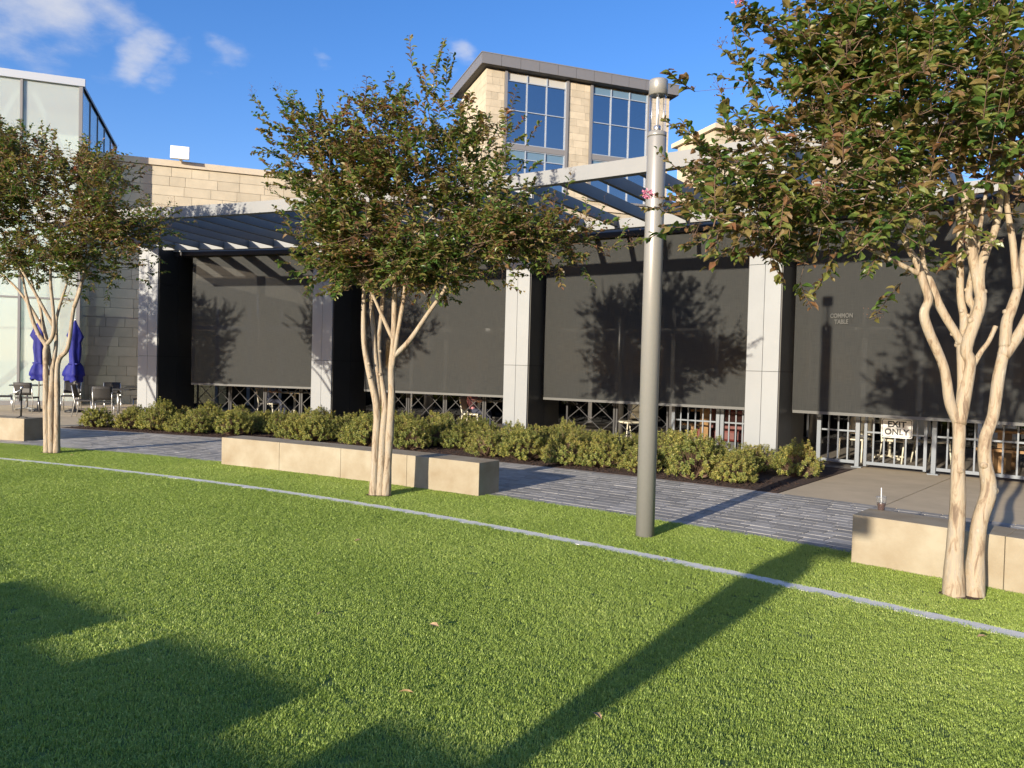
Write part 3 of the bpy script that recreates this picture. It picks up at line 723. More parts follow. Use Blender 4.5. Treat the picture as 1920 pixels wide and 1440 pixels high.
# closed umbrellas
def make_umbrella(x, y, seed, label):
    rnd = random.Random(seed); o = empty('closed_umbrella', (x, y, .004), 0, label, 'umbrella', 'closed blue umbrellas on the terrace')
    MB().lathe([(.019, .03), (.019, 2.62)], n=12).build('pole', M['alu'], o, True)
    b = MB(); n = 20; prof = [(2.66, .02), (2.55, .07), (2.38, .14), (2.22, .19), (2.05, .13), (1.85, .15), (1.6, .135), (1.42, .12), (1.3, .19), (1.15, .24), (1.06, .25), (1.02, .20), (.95, .22), (.90, .20)]
    ph = rnd.random()*6
    for z, r in prof:
        for k in range(n):
            w = 2*math.pi*k/n; rr = r*(1+.26*math.cos(4*w+ph+z*1.2)+.12*math.sin(7*w+z*5+ph)+rnd.uniform(-.06, .06)); b.v.append(Vector((rr*math.cos(w), rr*.8*math.sin(w), z+rnd.uniform(-.02, .02)+.03*math.cos(4*w+ph))))
    for j in range(len(prof)-1):
        for k in range(n): k2 = (k+1) % n; b.f.append([j*n+k, (j+1)*n+k, (j+1)*n+k2, j*n+k2]); b.mi.append(0)
    b.build('canopy', M['blue'], o, True)
    b = MB().box((0, 0, 1.40), (.28, .24, .05)); bevel(b.build('strap', M['blue'], o), .02)
    MB().lathe([(.25, 0), (.25, .05), (.05, .08), (.03, .3)], n=24).build('base', M['black'], o, True)
    MB().lathe([(.012, 2.62), (.02, 2.70), (.005, 2.73)], n=10).build('finial', M['alu'], o, True)
    return o
make_umbrella(-13.72, 22.3, 1, 'closed blue umbrella left of the left tree trunks')
make_umbrella(-12.72, 22.35, 5, 'closed blue umbrella right of the left tree trunks')
# phone tripod on the left bench
tp = empty('phone_tripod', (-9.33, 14.62, .43), 0, 'small black tripod with a phone arm standing on the left bench', 'tripod')
for k in range(3):
    an = R(20+120*k); MB().tube([(0, 0, .045), (.12*math.cos(an), .12*math.sin(an), .006)], [.008, .006], 8).build('foot', M['black'], tp, True)
MB().tube([(0, 0, .03), (0, 0, .36)], [.016, .014], 12).build('stem', M['black'], tp, True)
MB().tube([(0, 0, .34), (.0, -.03, .46), (.02, -.02, .57)], [.02, .02, .018], 10).build('grip', M['black'], tp, True)
MB().tube([(.02, -.02, .55), (-.12, -.01, .48), (-.22, 0, .44)], [.013, .012, .012], 10).build('arm', M['alu'], tp, True)
bevel(MB().box((.09, -.02, .53), (.17, .012, .09)).build('phone', M['black'], tp), .008)
MB().lathe([(.024, .55), (.028, .58), (.02, .605)], (.02, -.02, 0), 14).build('head', M['alu'], tp, True)
# cup of iced cola on the right bench
cp = empty('iced_drink', (3.40, 7.00, .431), 0, 'clear plastic cup of iced cola with straw on the right bench', 'cup')
MB().tube([(0,0,.0), (0,0,.004), (0,0,.118)], [.030, .031, .045], 28, False).build('cup_wall', M['cup'], cp, True)
MB().lathe([(.0285, .003), (.029, .005), (.0365, .066), (.036, .067)], n=28).build('cola', M['ice_tea'], cp, True)
MB().lathe([(.047, .116), (.048, .118), (.048, .124), (.040, .127), (.038, .130)], n=28).build('lid', M['cup'], cp, True)
MB().tube([(.005, 0, .02), (-.002, 0, .12), (-.004, 0, .205)], .0042, 10).build('straw', M['white'], cp, True)
for k in range(5): MB().box((.02*math.cos(k*1.3), .02*math.sin(k*1.3), .07+.008*(k % 3)), (.02, .018, .016)).build('ice_cube', M['cup'], cp)

# ================================================================ furniture behind the screens
G2 = 'cream metal chairs on the screened patio'
pc = make_chair('patio_chair', '', G2, M['cream'], M['cream'])
def pp(r, a): q = P(r, a); return q.x, q.y
inner = [(40.6, 38.05, -10, 'cream metal chair left of the gate inside the patio'), (40.9, 39.05, 160, 'cream metal chair directly behind the gate, its back turned'), (41.3, 39.75, 60, 'cream metal chair behind the right half of the gate'),
         (41.6, 41.4, 30, 'cream metal chair beside the wooden table inside the patio'), (40.9, 35.5, 20, 'cream metal chair behind the fence left of the fourth pillar'), (40.9, 31.0, -30, 'cream metal chair behind the crossed rails left of the lamp post')]
for i, (r, a, rz, lab) in enumerate(inner):
    c = pc if i == 0 else copy_tree(pc); x, y = pp(r, a); place(c, x, y, rz-a, lab, 0)
def make_picnic(r, a, label):
    x, y = pp(r, a); o = empty('wooden_table', (x, y, 0), -R(a)-.1, label, 'table', 'wooden tables on the patio')
    for k in range(4): bevel(MB().box((0, -.3+.2*k, .74), (1.7, .19, .045)).build('plank', M['wood'], o), .004)
    for s in (-1, 1):
        MB().box((s*.62, 0, .36), (.09, .5, .71)).build('leg', M['wood'], o)
        MB().box((0, s*.68, .44), (1.7, .28, .045)).build('bench_seat', M['wood'], o)
        MB().box((s*.62, .62, .21), (.08, .2, .41)).build('bench_leg', M['wood'], o); MB().box((s*.62, -.62, .21), (.08, .2, .41)).build('bench_leg', M['wood'], o)
make_picnic(40.95, 42.3, 'orange wooden table with benches behind the fence at the right')
make_picnic(42.0, 33.9, 'orange wooden table behind the fence right of the lamp post')
tb = make_table('', 'cafe tables on the patio', M['cream'], .8, M['cream'])
for i, (r, a, lab) in enumerate(((41.2, 16.9, 'cream cafe table behind the left crossed rails'), (41.2, 25.3, 'cream cafe table behind the middle crossed rails'), (41.6, 38.6, 'cream cafe table behind the gate'))):
    t = tb if i == 0 else copy_tree(tb); x, y = pp(r, a); place(t, x, y, -a, lab, 0)
x, y = pp(40.8, 34.4); rs = empty('red_lounge_seat', (x, y, 0), -R(34.4), 'low red lounge seat behind the fence right of the lamp post', 'seat')
bevel(MB().box((0, 0, .30), (1.3, .6, .24)).build('cushion', M['red'], rs), .05); bevel(MB().box((0, .28, .58), (1.3, .16, .5)).build('backrest', M['red'], rs), .05); MB().box((0, 0, .09), (1.2, .55, .17)).build('base', M['black'], rs)
x, y = pp(40.2, 33.9); wp = MB().box((0, 0, 1.2), (.16, .16, 2.4)).build('timber_post', M['wood']); wp.location = (x, y, 0); tag(bevel(wp, .01), 'orange timber post beside the lamp, inside the patio', 'post')

# ---------------------------------------------------------------- seated people
def person(r, a, rz, shirt, label):
    x, y = pp(r, a); o = empty('person', (x, y, 0), R(rz)-R(a), label, 'person', 'people seated on the patio')
    vs_ = [((0, .02, .50), .13), ((0, .05, .72), .13), ((0, .04, .95), .155), ((0, .02, 1.12), .075), ((0, .0, 1.22), .06), ((0, -.02, 1.34), .095), ((0, -.025, 1.43), .085),
           ((.17, .03, 1.06), .065), ((.25, -.02, .82), .048), ((.18, -.22, .76), .036), ((.12, -.30, .77), .03),
           ((-.17, .03, 1.06), .065), ((-.25, -.02, .82), .048), ((-.18, -.22, .76), .036), ((-.12, -.30, .77), .03),
           ((.10, -.06, .50), .09), ((.13, -.42, .50), .065), ((.13, -.44, .26), .055), ((.13, -.42, .07), .04), ((.14, -.55, .035), .035),
           ((-.10, -.06, .50), .09), ((-.13, -.42, .50), .065), ((-.13, -.44, .26), .055), ((-.13, -.42, .07), .04), ((-.14, -.55, .035), .035)]
    es_ = [(0,1),(1,2),(2,3),(3,4),(4,5),(5,6),(2,7),(7,8),(8,9),(9,10),(2,11),(11,12),(12,13),(13,14),(0,15),(15,16),(16,17),(17,18),(18,19),(0,20),(20,21),(21,22),(22,23),(23,24)]
    me = bpy.data.meshes.new('b'); me.from_pydata([q[0] for q in vs_], es_, []); ob = link('b', me)
    sk = ob.modifiers.new('s', 'SKIN'); 
    for i, q in enumerate(vs_): me.skin_vertices[0].data[i].radius = (q[1], q[1])
    me.skin_vertices[0].data[0].use_root = True
    ob.modifiers.new('u', 'SUBSURF').levels = 1
    dg = bpy.context.evaluated_depsgraph_get(); m2 = bpy.data.meshes.new_from_object(ob.evaluated_get(dg)); bpy.data.objects.remove(ob)
    for mt in (M['skin'], shirt, M['trouser'], M['shoe']): m2.materials.append(mt)
    for pl in m2.polygons:
        c = pl.center; pl.use_smooth = True
        if c.z < .085: k = 3
        elif c.z < .56 or (c.y < -.1 and c.z < .6): k = 2
        elif c.z > 1.12 or (abs(c.x) > .08 and c.y < -.10 and c.z < .86): k = 0
        else: k = 1
        pl.material_index = k
    link('body', m2, o)
    MB().tube([(0, .02, 1.36), (0, .01, 1.43), (0, -.01, 1.50), (0, -.02, 1.525)], [.098, .105, .075, .02], 16).build('hair', M['hair'], o, True)
    c = copy_tree(pc); place(c, x, y, rz-a, 'cream metal chair under the ' + label.split(',')[0], 0); c.location.z = 0
person(40.55, 16.3, 100, M['shirt_b'], 'seated person in a pale blue shirt, behind the left crossed rails')
person(40.45, 25.35, 100, M['shirt_p'], 'seated person in a pink shirt, behind the middle crossed rails')

# ================================================================ unseen shapes added behind the viewer to cast the lawn shadows
SV = Vector((math.sin(SUN_AZ), math.cos(SUN_AZ), 0)); LV = Vector((math.cos(SUN_AZ), -math.sin(SUN_AZ), 0)); TE = math.tan(SUN_EL)
def SL(s, l, z=0): q = SV*s + LV*l; return Vector((q.x, q.y, z))
S_CASTER = -4.3  # made-up slab with raised steps, only there to shape the stepped shadow
cw = empty('stepped_shadow_caster', SL(S_CASTER, -5.5), -SUN_AZ, 'unseen stepped slab added behind the viewer to cast the stepped lawn shadow', 'wall')
hb = (2.12-S_CASTER)*TE; ht = (2.66-S_CASTER)*TE
MB().box((0, -.1, hb/2), (9.6, .2, hb)).build('wall', M['stone'], cw)
for c in (-2.0-1.72*2.0, -5.35-1.73, -5.35, -3.58, -1.83):
    bevel(MB().box((c+5.5, -.1, (hb+ht)/2), (1.28, .2, ht-hb)).build('caster_step', M['bench'], cw), .01)
ps = SL(-3.2, -1.80)  # made-up tapered post with boxes, shaped to cast the slanting band
ph = empty('band_shadow_caster', ps, -SUN_AZ, 'unseen tapered heater standing behind the viewer', 'caster')
hz = lambda s: (s+3.2)*TE
MB().lathe([(.16, 0), (.16, .05), (.05, .08), (.055, hz(1.5)), (.075, hz(2.6)), (.13, hz(4.2)), (.19, hz(5.6)), (.21, hz(6.5)), (.19, hz(7.0)), (.10, hz(7.25)), (.03, hz(7.3)), (.03, hz(7.9))], n=28).build('body', M['alu'], ph, True)
bevel(MB().box((.12, 0, hz(7.65)), (.52, .25, .11)).build('caster_box', M['alu'], ph), .02)
MB().box((.38, 0, hz(8.2)), (.04, .04, hz(8.6)-hz(7.75))).build('bracket', M['alu'], ph)
bevel(MB().box((.42, 0, hz(8.95)), (.30, .20, .17)).build('head', M['alu'], ph), .02)
TREES={'B': {'base': [-1.61,9.55,0.0],'limbs': [(0.052,0.032,[[-1.69,9.55,-0.0],[-1.68,9.55,0.53],[-1.67,9.55,1.06],[-1.75,9.55,1.43],[-1.79,9.55,1.59],[-1.85,9.55,1.92],[-1.87,9.58,2.45],[-1.88,9.64,2.99],[-2.07,9.71,3.53]]),(0.04,0.024,[[-1.68,9.56,1.06],[-1.66,9.6,1.29],[-1.73,9.67,1.79],[-1.79,9.74,2.26],[-1.88,9.87,2.75],[-2.27,10.04,3.45],[-2.66,10.16,3.95]]),(0.05,0.028,[[-1.61,9.55,-0.01],[-1.59,9.55,0.73],[-1.58,9.58,1.16],[-1.67,9.66,1.59],[-1.7,9.72,1.93],[-1.68,9.78,2.27],[-1.67,9.92,2.76],[-1.62,10.1,3.41],[-1.63,10.3,4.15]]),(0.055,0.03,[[-1.54,9.55,0.0],[-1.51,9.55,0.67],[-1.49,9.54,1.23],[-1.5,9.53,1.6],[-1.48,9.52,1.93],[-1.48,9.53,2.46],[-1.49,9.58,3.05],[-1.39,9.62,3.66],[-1.14,9.67,4.21]]),(0.036,0.012,[[-1.49,9.49,1.7],[-1.29,9.47,1.93],[-1.07,9.45,2.26],[-0.85,9.46,2.6],[-0.73,9.47,2.93],[-0.44,9.48,3.2],[-0.05,9.48,3.34],[0.41,9.48,3.29]]),(0.032,0.013,[[-1.5,9.51,1.53],[-1.42,9.47,2.06],[-1.36,9.47,2.45],[-1.33,9.49,2.85],[-1.17,9.51,3.31],[-0.79,9.53,3.79],[-0.6,9.56,4.32]]),(0.03,0.018,[[-1.51,9.66,1.93],[-1.42,9.71,2.27],[-1.34,9.82,2.76],[-1.18,9.93,3.25],[-0.75,10.01,3.62],[-0.27,10.06,3.85]]),(0.026,0.011,[[-1.66,9.46,1.92],[-1.72,9.44,2.44],[-1.92,9.44,2.83],[-2.27,9.45,3.21],[-2.66,9.46,3.46]]),(0.03,0.016,[[-1.69,10.03,2.77],[-1.82,10.24,3.43],[-2.02,10.47,4.18],[-2.0,10.68,4.89]])],
  'blobs': [(-2.27,9.55,3.95,0.56,0.53,2.6),(-1.78,9.55,4.09,0.73,0.66,4),(-1.02,9.55,4.11,0.7,0.63,4),(-0.51,9.55,4.49,0.36,0.4,1.4),(-2.23,9.55,3.29,0.43,0.4,1.5),(-1.66,9.55,3.24,0.86,0.56,4),(-0.77,9.55,3.3,0.76,0.43,2.8),(0.05,9.55,3.25,0.6,0.3,2.4),(0.58,9.55,3.2,0.36,0.2,1.4),(-2.05,9.55,2.84,0.33,0.26,0.8),(-2.58,9.55,4.4,0.26,0.23,0.5),(-1.53,9.55,4.59,0.53,0.26,1),(-1.09,9.55,2.9,0.6,0.26,1.1),(-0.46,9.55,3.8,0.4,0.4,1),(-2.15,9.55,2.9,0.4,0.26,1.2),(-1.42,9.55,2.85,0.6,0.23,1.6),(-0.44,9.55,3.08,0.6,0.3,1.4),(-2.33,9.55,3.55,0.36,0.33,0.8),(-0.9,9.55,2.87,0.46,0.23,1.2),(-0.18,9.55,3.22,0.53,0.26,1.2),(-1.76,9.55,2.91,0.4,0.26,1.2)],
  'shoots': [([-2.71,9.55,4.33],[-2.93,9.55,5.01]),([-2.45,9.55,4.47],[-2.47,9.55,4.98]),([-2.32,9.55,4.54],[-2.1,9.55,4.95]),([-1.57,9.55,4.72],[-1.36,9.55,5.18]),([-1.14,9.55,4.83],[-1.27,9.55,5.42]),([-1.06,9.55,4.83],[-0.99,9.55,5.67]),([-0.95,9.55,4.9],[-0.84,9.55,5.57]),([-2.84,9.55,4.16],[-3.27,9.55,4.23]),([-0.21,9.55,4.53],[-0.07,9.55,4.67]),([0.14,9.55,3.81],[0.2,9.55,4.01]),([0.61,9.55,3.3],[0.93,9.55,3.21]),([-2.41,9.55,2.83],[-2.15,9.55,2.97])],'flowers': [[-0.96,9.55,3.88]]},
 'A': {'base': [-7.69,12.86,0.0],'limbs': [(0.05,0.03,[[-7.76,12.86,-0.02],[-7.79,12.86,0.78],[-7.8,12.86,1.27],[-7.81,12.86,1.68],[-7.8,12.86,1.81],[-7.93,12.86,1.99],[-8.05,12.87,2.26],[-8.18,12.91,2.66],[-8.27,12.95,2.95],[-8.44,13.0,3.36]]),(0.05,0.025,[[-7.69,12.86,-0.02],[-7.71,12.86,0.78],[-7.72,12.91,1.36],[-7.8,12.95,1.59],[-7.86,12.99,1.85],[-7.95,13.03,2.14],[-8.1,13.13,2.55],[-8.28,13.22,2.9],[-8.53,13.39,3.58]]),(0.035,0.02,[[-7.76,12.82,1.84],[-7.68,12.81,1.99],[-7.68,12.81,2.36],[-7.75,12.84,2.84],[-7.76,12.87,3.28],[-7.73,12.91,3.84]]),(0.05,0.025,[[-7.6,12.86,-0.01],[-7.6,12.86,0.79],[-7.6,12.86,1.51],[-7.46,12.86,1.72],[-7.41,12.86,1.92],[-7.36,12.89,2.45],[-7.24,12.95,2.94],[-7.05,12.99,3.31],[-6.59,13.02,3.57]]),(0.035,0.02,[[-7.71,12.9,1.36],[-7.7,12.96,1.83],[-7.73,13.01,2.24],[-7.69,13.1,2.62],[-7.64,13.17,2.94],[-7.64,13.32,3.59]]),(0.03,0.015,[[-7.3,12.78,2.45],[-7.26,12.8,2.8],[-7.19,12.82,3.36],[-7.23,12.85,4.0]]),(0.03,0.015,[[-8.04,13.04,1.99],[-8.4,13.2,2.65],[-8.89,13.32,3.06],[-9.38,13.41,3.39]]),(0.03,0.015,[[-7.8,12.78,2.13],[-8.01,12.79,2.7],[-8.4,12.82,3.33],[-8.75,12.85,3.96]])],
  'blobs': [(-8.06,12.86,4.0,0.98,0.89,4),(-7.0,12.86,3.98,0.94,0.76,3.4),(-6.24,12.86,3.82,0.49,0.36,1),(-7.54,12.86,4.63,0.94,0.54,2.4),(-9.04,12.86,4.06,0.8,0.89,3),(-8.16,12.86,4.52,0.71,0.54,1.8),(-8.25,12.86,4.96,0.54,0.36,1),(-7.1,12.86,4.68,0.49,0.31,0.9),(-6.68,12.86,3.28,0.49,0.25,0.6),(-8.23,12.86,3.2,0.54,0.36,1),(-7.34,12.86,3.4,0.62,0.36,1.4),(-8.78,12.86,4.86,0.54,0.36,1),(-7.61,12.86,3.12,0.62,0.31,1),(-6.55,12.86,3.86,0.71,0.54,1.4)],
  'shoots': [([-7.94,12.86,5.06],[-7.98,12.86,5.54]),([-7.85,12.86,4.97],[-7.77,12.86,5.42]),([-7.36,12.86,4.63],[-7.19,12.86,5.34]),([-8.43,12.86,4.96],[-8.57,12.86,5.44]),([-7.18,12.86,4.55],[-6.83,12.86,4.91]),([-6.65,12.86,4.65],[-6.29,12.86,4.4]),([-6.11,12.86,3.87],[-5.53,12.86,3.71]),([-6.81,12.86,3.23],[-6.23,12.86,3.2]),([-6.9,12.86,3.05],[-6.49,12.86,2.97])],'flowers': []},
 'C': {'base': [3.45,5.79,0.0],'limbs': [(0.068,0.045,[[3.39,5.79,0.0],[3.38,5.79,0.28],[3.39,5.79,0.68],[3.38,5.79,1.01],[3.38,5.79,1.23],[3.37,5.79,1.34]]),(0.04,0.026,[[3.35,5.78,1.3],[3.3,5.78,1.47],[3.24,5.77,1.73],[3.11,5.76,2.0],[3.07,5.76,2.13],[3.1,5.76,2.24],[3.07,5.78,2.36],[3.02,5.79,2.51],[2.96,5.8,2.61],[2.85,5.82,2.8],[2.57,5.84,3.07],[2.3,5.85,3.14]]),(0.04,0.026,[[3.39,5.82,1.34],[3.4,5.84,1.61],[3.4,5.87,1.88],[3.38,5.87,1.95],[3.25,5.9,2.18],[3.18,5.93,2.38],[3.14,5.95,2.49],[3.11,6.02,2.85],[3.04,6.09,3.21]]),(0.05,0.035,[[3.4,5.79,1.32],[3.41,5.79,1.54],[3.44,5.79,1.77],[3.41,5.79,1.89],[3.5,5.79,2.21],[3.49,5.81,2.36],[3.45,5.84,2.62],[3.43,5.86,2.82],[3.39,5.89,3.1],[3.28,5.94,3.49],[3.15,5.99,3.93]]),(0.038,0.025,[[3.45,5.72,2.31],[3.5,5.73,2.47],[3.55,5.74,2.63],[3.62,5.75,2.81],[3.67,5.77,3.21],[3.72,5.8,3.75]]),(0.035,0.022,[[3.47,5.9,1.9],[3.51,5.93,2.16],[3.47,5.95,2.28],[3.55,6.02,2.58],[3.64,6.1,2.94],[3.78,6.21,3.47]]),(0.035,0.022,[[3.35,5.92,1.72],[3.44,5.98,2.08],[3.43,6.03,2.3],[3.48,6.15,2.74],[3.47,6.27,3.19],[3.23,6.38,3.65]]),(0.064,0.042,[[3.54,5.79,-0.01],[3.54,5.79,0.28],[3.56,5.79,0.57],[3.62,5.79,0.81],[3.58,5.79,1.04],[3.58,5.79,1.21],[3.63,5.79,1.38],[3.66,5.79,1.67],[3.7,5.79,1.9]]),(0.042,0.026,[[3.74,5.84,1.9],[3.71,5.85,2.08],[3.75,5.86,2.19],[3.84,5.9,2.44],[3.89,5.95,2.72],[4.0,6.02,3.14],[4.2,6.09,3.58]]),(0.042,0.026,[[3.71,5.76,1.81],[3.79,5.75,1.99],[3.88,5.75,2.18],[4.02,5.76,2.42],[4.15,5.8,2.83],[4.3,5.83,3.24]]),(0.022,0.016,[[3.48,5.76,1.68],[3.51,5.75,1.85],[3.56,5.74,1.93],[3.61,5.74,2.05]]),(0.03,0.018,[[3.71,5.71,2.41],[3.76,5.72,2.68],[3.71,5.74,3.07],[3.77,5.76,3.6]]),(0.02,0.012,[[3.0,5.71,2.41],[2.72,5.72,2.58],[2.5,5.72,2.7],[2.26,5.73,2.77],[2.02,5.73,2.79]]),(0.02,0.012,[[3.14,6.08,2.86],[2.85,6.17,3.29],[2.5,6.21,3.46],[2.22,6.21,3.5]])],
  'blobs': [(2.89,5.79,3.67,0.76,0.6,7),(2.36,5.79,2.98,0.4,0.26,1.7),(1.75,5.79,3.2,0.34,0.16,0.7),(1.64,5.79,2.86,0.26,0.14,0.6),(2.56,5.79,4.02,0.52,0.4,3.4),(3.48,5.79,3.88,0.72,0.72,6),(4.13,5.79,3.5,0.8,0.8,5),(3.12,5.79,2.88,0.36,0.16,0.8),(3.68,5.79,3.02,0.32,0.24,0.9),(2.85,5.79,4.77,0.8,0.56,5),(3.64,5.79,4.95,0.8,0.6,5),(2.1,5.79,4.14,0.24,0.14,0.7),(1.97,5.79,2.79,0.28,0.14,0.5),(1.41,5.79,2.72,0.16,0.1,0.45),(2.87,5.79,3.31,0.6,0.32,2.4),(2.02,5.79,3.59,0.24,0.24,0.5),(2.37,5.79,2.62,0.24,0.12,0.3),(2.69,5.79,2.75,0.28,0.14,0.6),(2.12,5.79,2.86,0.32,0.2,0.7),(3.33,5.79,2.61,0.2,0.1,0.2)],
  'shoots': [([1.86,5.79,3.48],[1.64,5.79,4.21]),([2.23,5.79,4.28],[1.57,5.79,4.4]),([1.8,5.79,2.95],[0.98,5.79,2.96]),([2.02,5.79,3.65],[2.05,5.79,3.88]),([1.49,5.79,2.68],[1.29,5.79,2.6]),([2.77,5.79,2.55],[2.7,5.79,2.43]),([3.37,5.79,2.61],[3.26,5.79,2.53]),([2.32,5.79,4.05],[1.92,5.79,4.24]),([2.09,5.79,3.73],[1.81,5.79,3.84])],'flowers': [[1.61,5.79,4.41],[0.98,5.79,2.97]]}}
FALLEN = [ (-0.52, 3.75, -0.30, 0.0, 'dry leaf lying in the lit notch of the lawn near the bottom'),
 (-1.20, 4.86, -0.20, 1.3, 'long pale dry leaf on the lawn below the middle tree'),
 (-0.41, 4.71, -0.10, 2.6, 'dry leaf alone in the middle of the lawn'),
 (-1.33, 6.98, 0.00, 3.9, 'tiny dry leaf just inside the pale line below the middle tree'),
 (0.42, 3.58, 0.10, 5.2, 'dry leaf beside the long slanting shadow'),
 (2.95, 4.78, 0.20, 6.5, 'dry leaf below the pale line near the right edge'),
 (1.34, 6.50, 0.30, 7.8, 'dry leaf at the joint in the pale line'),
 (-7.05, 12.40, 0.40, 9.1, 'small dry leaf at the foot of the left tree') ]
# ================================================================ trees
class Leaves:
    """leaf blades collected fast: each leaf is a folded 4-quad-ish blade (6 verts, 4 tris)"""
    def __init__(s): s.v = []; s.f = []
    def leaf(s, p, d, n, l, w):
        d = d.normalized(); sd = d.cross(n)
        if sd.length < 1e-3: sd = d.cross(Vector((.3, .5, .8)))
        sd.normalize(); n = sd.cross(d)
        b = len(s.v); c = w*.5; fold = n*(w*.22); droop = n*(-l*.14)
        s.v += [p, p+d*(l*.42)+sd*c+fold, p+d*(l*.45), p+d*(l*.42)-sd*c+fold, p+d*(l*.78)+sd*(c*.66)+fold+droop*.5, p+d*(l*.78)-sd*(c*.66)+fold+droop*.5, p+d*l+droop]
        s.f += [[b, b+1, b+2], [b, b+2, b+3], [b+1, b+4, b+6, b+2], [b+2, b+6, b+5, b+3]]
    def build(s, name, mt, parent):
        me = bpy.data.meshes.new(name); me.from_pydata([tuple(q) for q in s.v], [], s.f); me.materials.append(mt); me.update(); return link(name, me, parent)
def rv(rnd): 
    while True:
        q = Vector((rnd.uniform(-1, 1), rnd.uniform(-1, 1), rnd.uniform(-1, 1)))
        if .05 < q.length < 1: return q.normalized()
def smooth_path(pts, n=4):
    out = []
    for i in range(len(pts)-1):
        p0 = pts[max(i-1, 0)]; p1 = pts[i]; p2 = pts[i+1]; p3 = pts[min(i+2, len(pts)-1)]
        for k in range(n):
            t = k/n; out.append(.5*((2*p1)+(p2-p0)*t+(2*p0-5*p1+4*p2-p3)*t*t+(3*p1-p0-3*p2+p3)*t*t*t))
    out.append(pts[-1]); return out
def make_tree(key, label, seed, nsh, leaf_l, ydepth):
    T = TREES[key]; rnd = random.Random(seed); base = Vector(T['base'])
    o = empty('crape_myrtle', base, 0, label, 'tree', 'crape myrtle trees on the lawn')
    nodes = []                                   # (point, radius) that twigs may leave from
    stems = []
    for li, (r0, r1, pts) in enumerate(T['limbs']):
        pts = [Vector(p)-base for p in pts]
        if stems and pts[0].z > .3:              # join this limb to the nearest earlier stem
            q = min(stems, key=lambda s: (s[0]-pts[0]).length); d = q[0]-pts[0]
            if d.length < .45: 
                n_ = len(pts)
                for i in range(n_): pts[i] = pts[i] + Vector((0, d.y, 0))*1.0
                pts[0] = q[0].copy()
        if pts[0].z < .05: pts[0].z = -.05
        sp = smooth_path(pts, 5); n = len(sp); rad = []
        for i in range(n):
            t = i/(n-1); z = sp[i].z
            r = r0+(r1-r0)*min(1, t*1.5) if (t < .67 or pts[-1].z < 2.3) else r1*(1-.72*(t-.67)/.33)
            r *= 1+.16*noise.noise(Vector((sp[i].z*3.1, li*7.7, seed)))
            if z < .35 and li in (0, 2, 3, 7): r *= 1+.22*(1-max(0, z)/.35)
            rad.append(r)
        MB().tube(sp, rad, 12, True).build('trunk', M['bark'], o, True)
        # pruning knots
        for i in range(n):
            stems.append((sp[i], rad[i]))
            if sp[i].z > 1.3: nodes.append((sp[i], rad[i]))
        for k in range(4):
            i = rnd.randrange(n//4, max(n//4+1, n*2//3)); 
            if sp[i].z < 2.6 and sp[i].z > .6:
                d = rv(rnd); d.z = abs(d.z)*.4; MB().tube([sp[i], sp[i]+d*(rad[i]*1.1), sp[i]+d*(rad[i]*1.4)], [rad[i]*.8, rad[i]*.55, rad[i]*.3], 10).build('knot', M['bark'], o, True)
    blobs = [(Vector(b[:3])-base, b[3], b[4], b[5]) for b in T['blobs']]
    wsum = sum(b[3] for b in blobs)
    tw = MB(); lv = Leaves(); sd_ = Leaves(); cen = sum((b[0]*b[3] for b in blobs), Vector())/wsum
    def shoot(p0, d0, length, nl, ll, upc=.5):
        p = p0.copy(); d = d0.normalized(); seg = max(4, int(length/.07)); pts = [p.copy()]; step = length/seg
        for i in range(seg):
            d = (d + Vector((0, 0, upc*.10)) + rv(rnd)*.13).normalized(); p = p+d*step; pts.append(p.copy())
        tw.tube(pts[::2] if len(pts) > 4 else pts, [.0045*(1-.6*i/len(pts)) for i in range(len(pts[::2] if len(pts) > 4 else pts))], 3, False)
        for i in range(nl):
            t = (i+.5)/nl; k = min(int(t*seg), seg-1); q = pts[k].lerp(pts[k+1], t*seg-k); dd = (pts[k+1]-pts[k]).normalized()
            side = dd.cross(Vector((0,0,1)))
            if side.length < .1: side = rv(rnd).cross(dd)
            side.normalize(); sgn = 1 if i % 2 else -1
            ld = (side*sgn*.9 + dd*.55 + Vector((0,0,rnd.uniform(-.35, .35))) + rv(rnd)*.45)
            nrm = (Vector((0,0,1)) + rv(rnd)*.75)
            s_ = rnd.uniform(.62, 1.12)*(1.0 if t < .8 else .72)
            lv.leaf(q, ld, nrm, ll*s_, ll*s_*rnd.uniform(.48, .62))
        return pts[-1], d
    nodes_f = nodes
    links = []
    clumps = []
    for i in range(nsh//9+nsh):
        if i < nsh//9:                          # first the clump centres, filling the lobes of the crown
            x = rnd.uniform(0, wsum)
            for b in blobs:
                x -= b[3]
                if x <= 0: break
            u = rv(rnd)*(rnd.random()**.40); rx, rz = max(.12, b[1]-.12), max(.08, b[2]-.18); ry = min(max(rx, .7), 1.45)*ydepth
            clumps.append((b[0]+Vector((u.x*rx, u.y*ry, u.z*rz)), u.length, rnd.uniform(.12, .22))); continue
        cl = rnd.choice(clumps); u = rv(rnd)*cl[1]
        q = cl[0]+Vector((rnd.gauss(0, cl[2]), rnd.gauss(0, cl[2]), rnd.gauss(0, cl[2]*.75)))
        # keep the crown's depth a rounded mass about the trunk
        near = min(nodes_f, key=lambda s: (s[0]-q).length_squared + 1.2*max(0, s[0].z-q.z)**2 + (.06 if s[1] > .03 else 0))
        dist = (q-near[0]).length
        if i % 3 == 0 or dist > .35:
            mid = near[0].lerp(q, .5)+Vector((rnd.uniform(-.1, .1), rnd.uniform(-.1, .1), -.06*dist+rnd.uniform(-.05, .05)))
            pth = smooth_path([near[0], mid, q], 4); r_ = min(near[1]*.55, .012+.006*dist)
            tw.tube(pth, [r_*(1-.7*k/(len(pth)-1)) for k in range(len(pth))], 5, False)
            nodes_f.append((q, .006)); nodes_f.append((mid, .008))
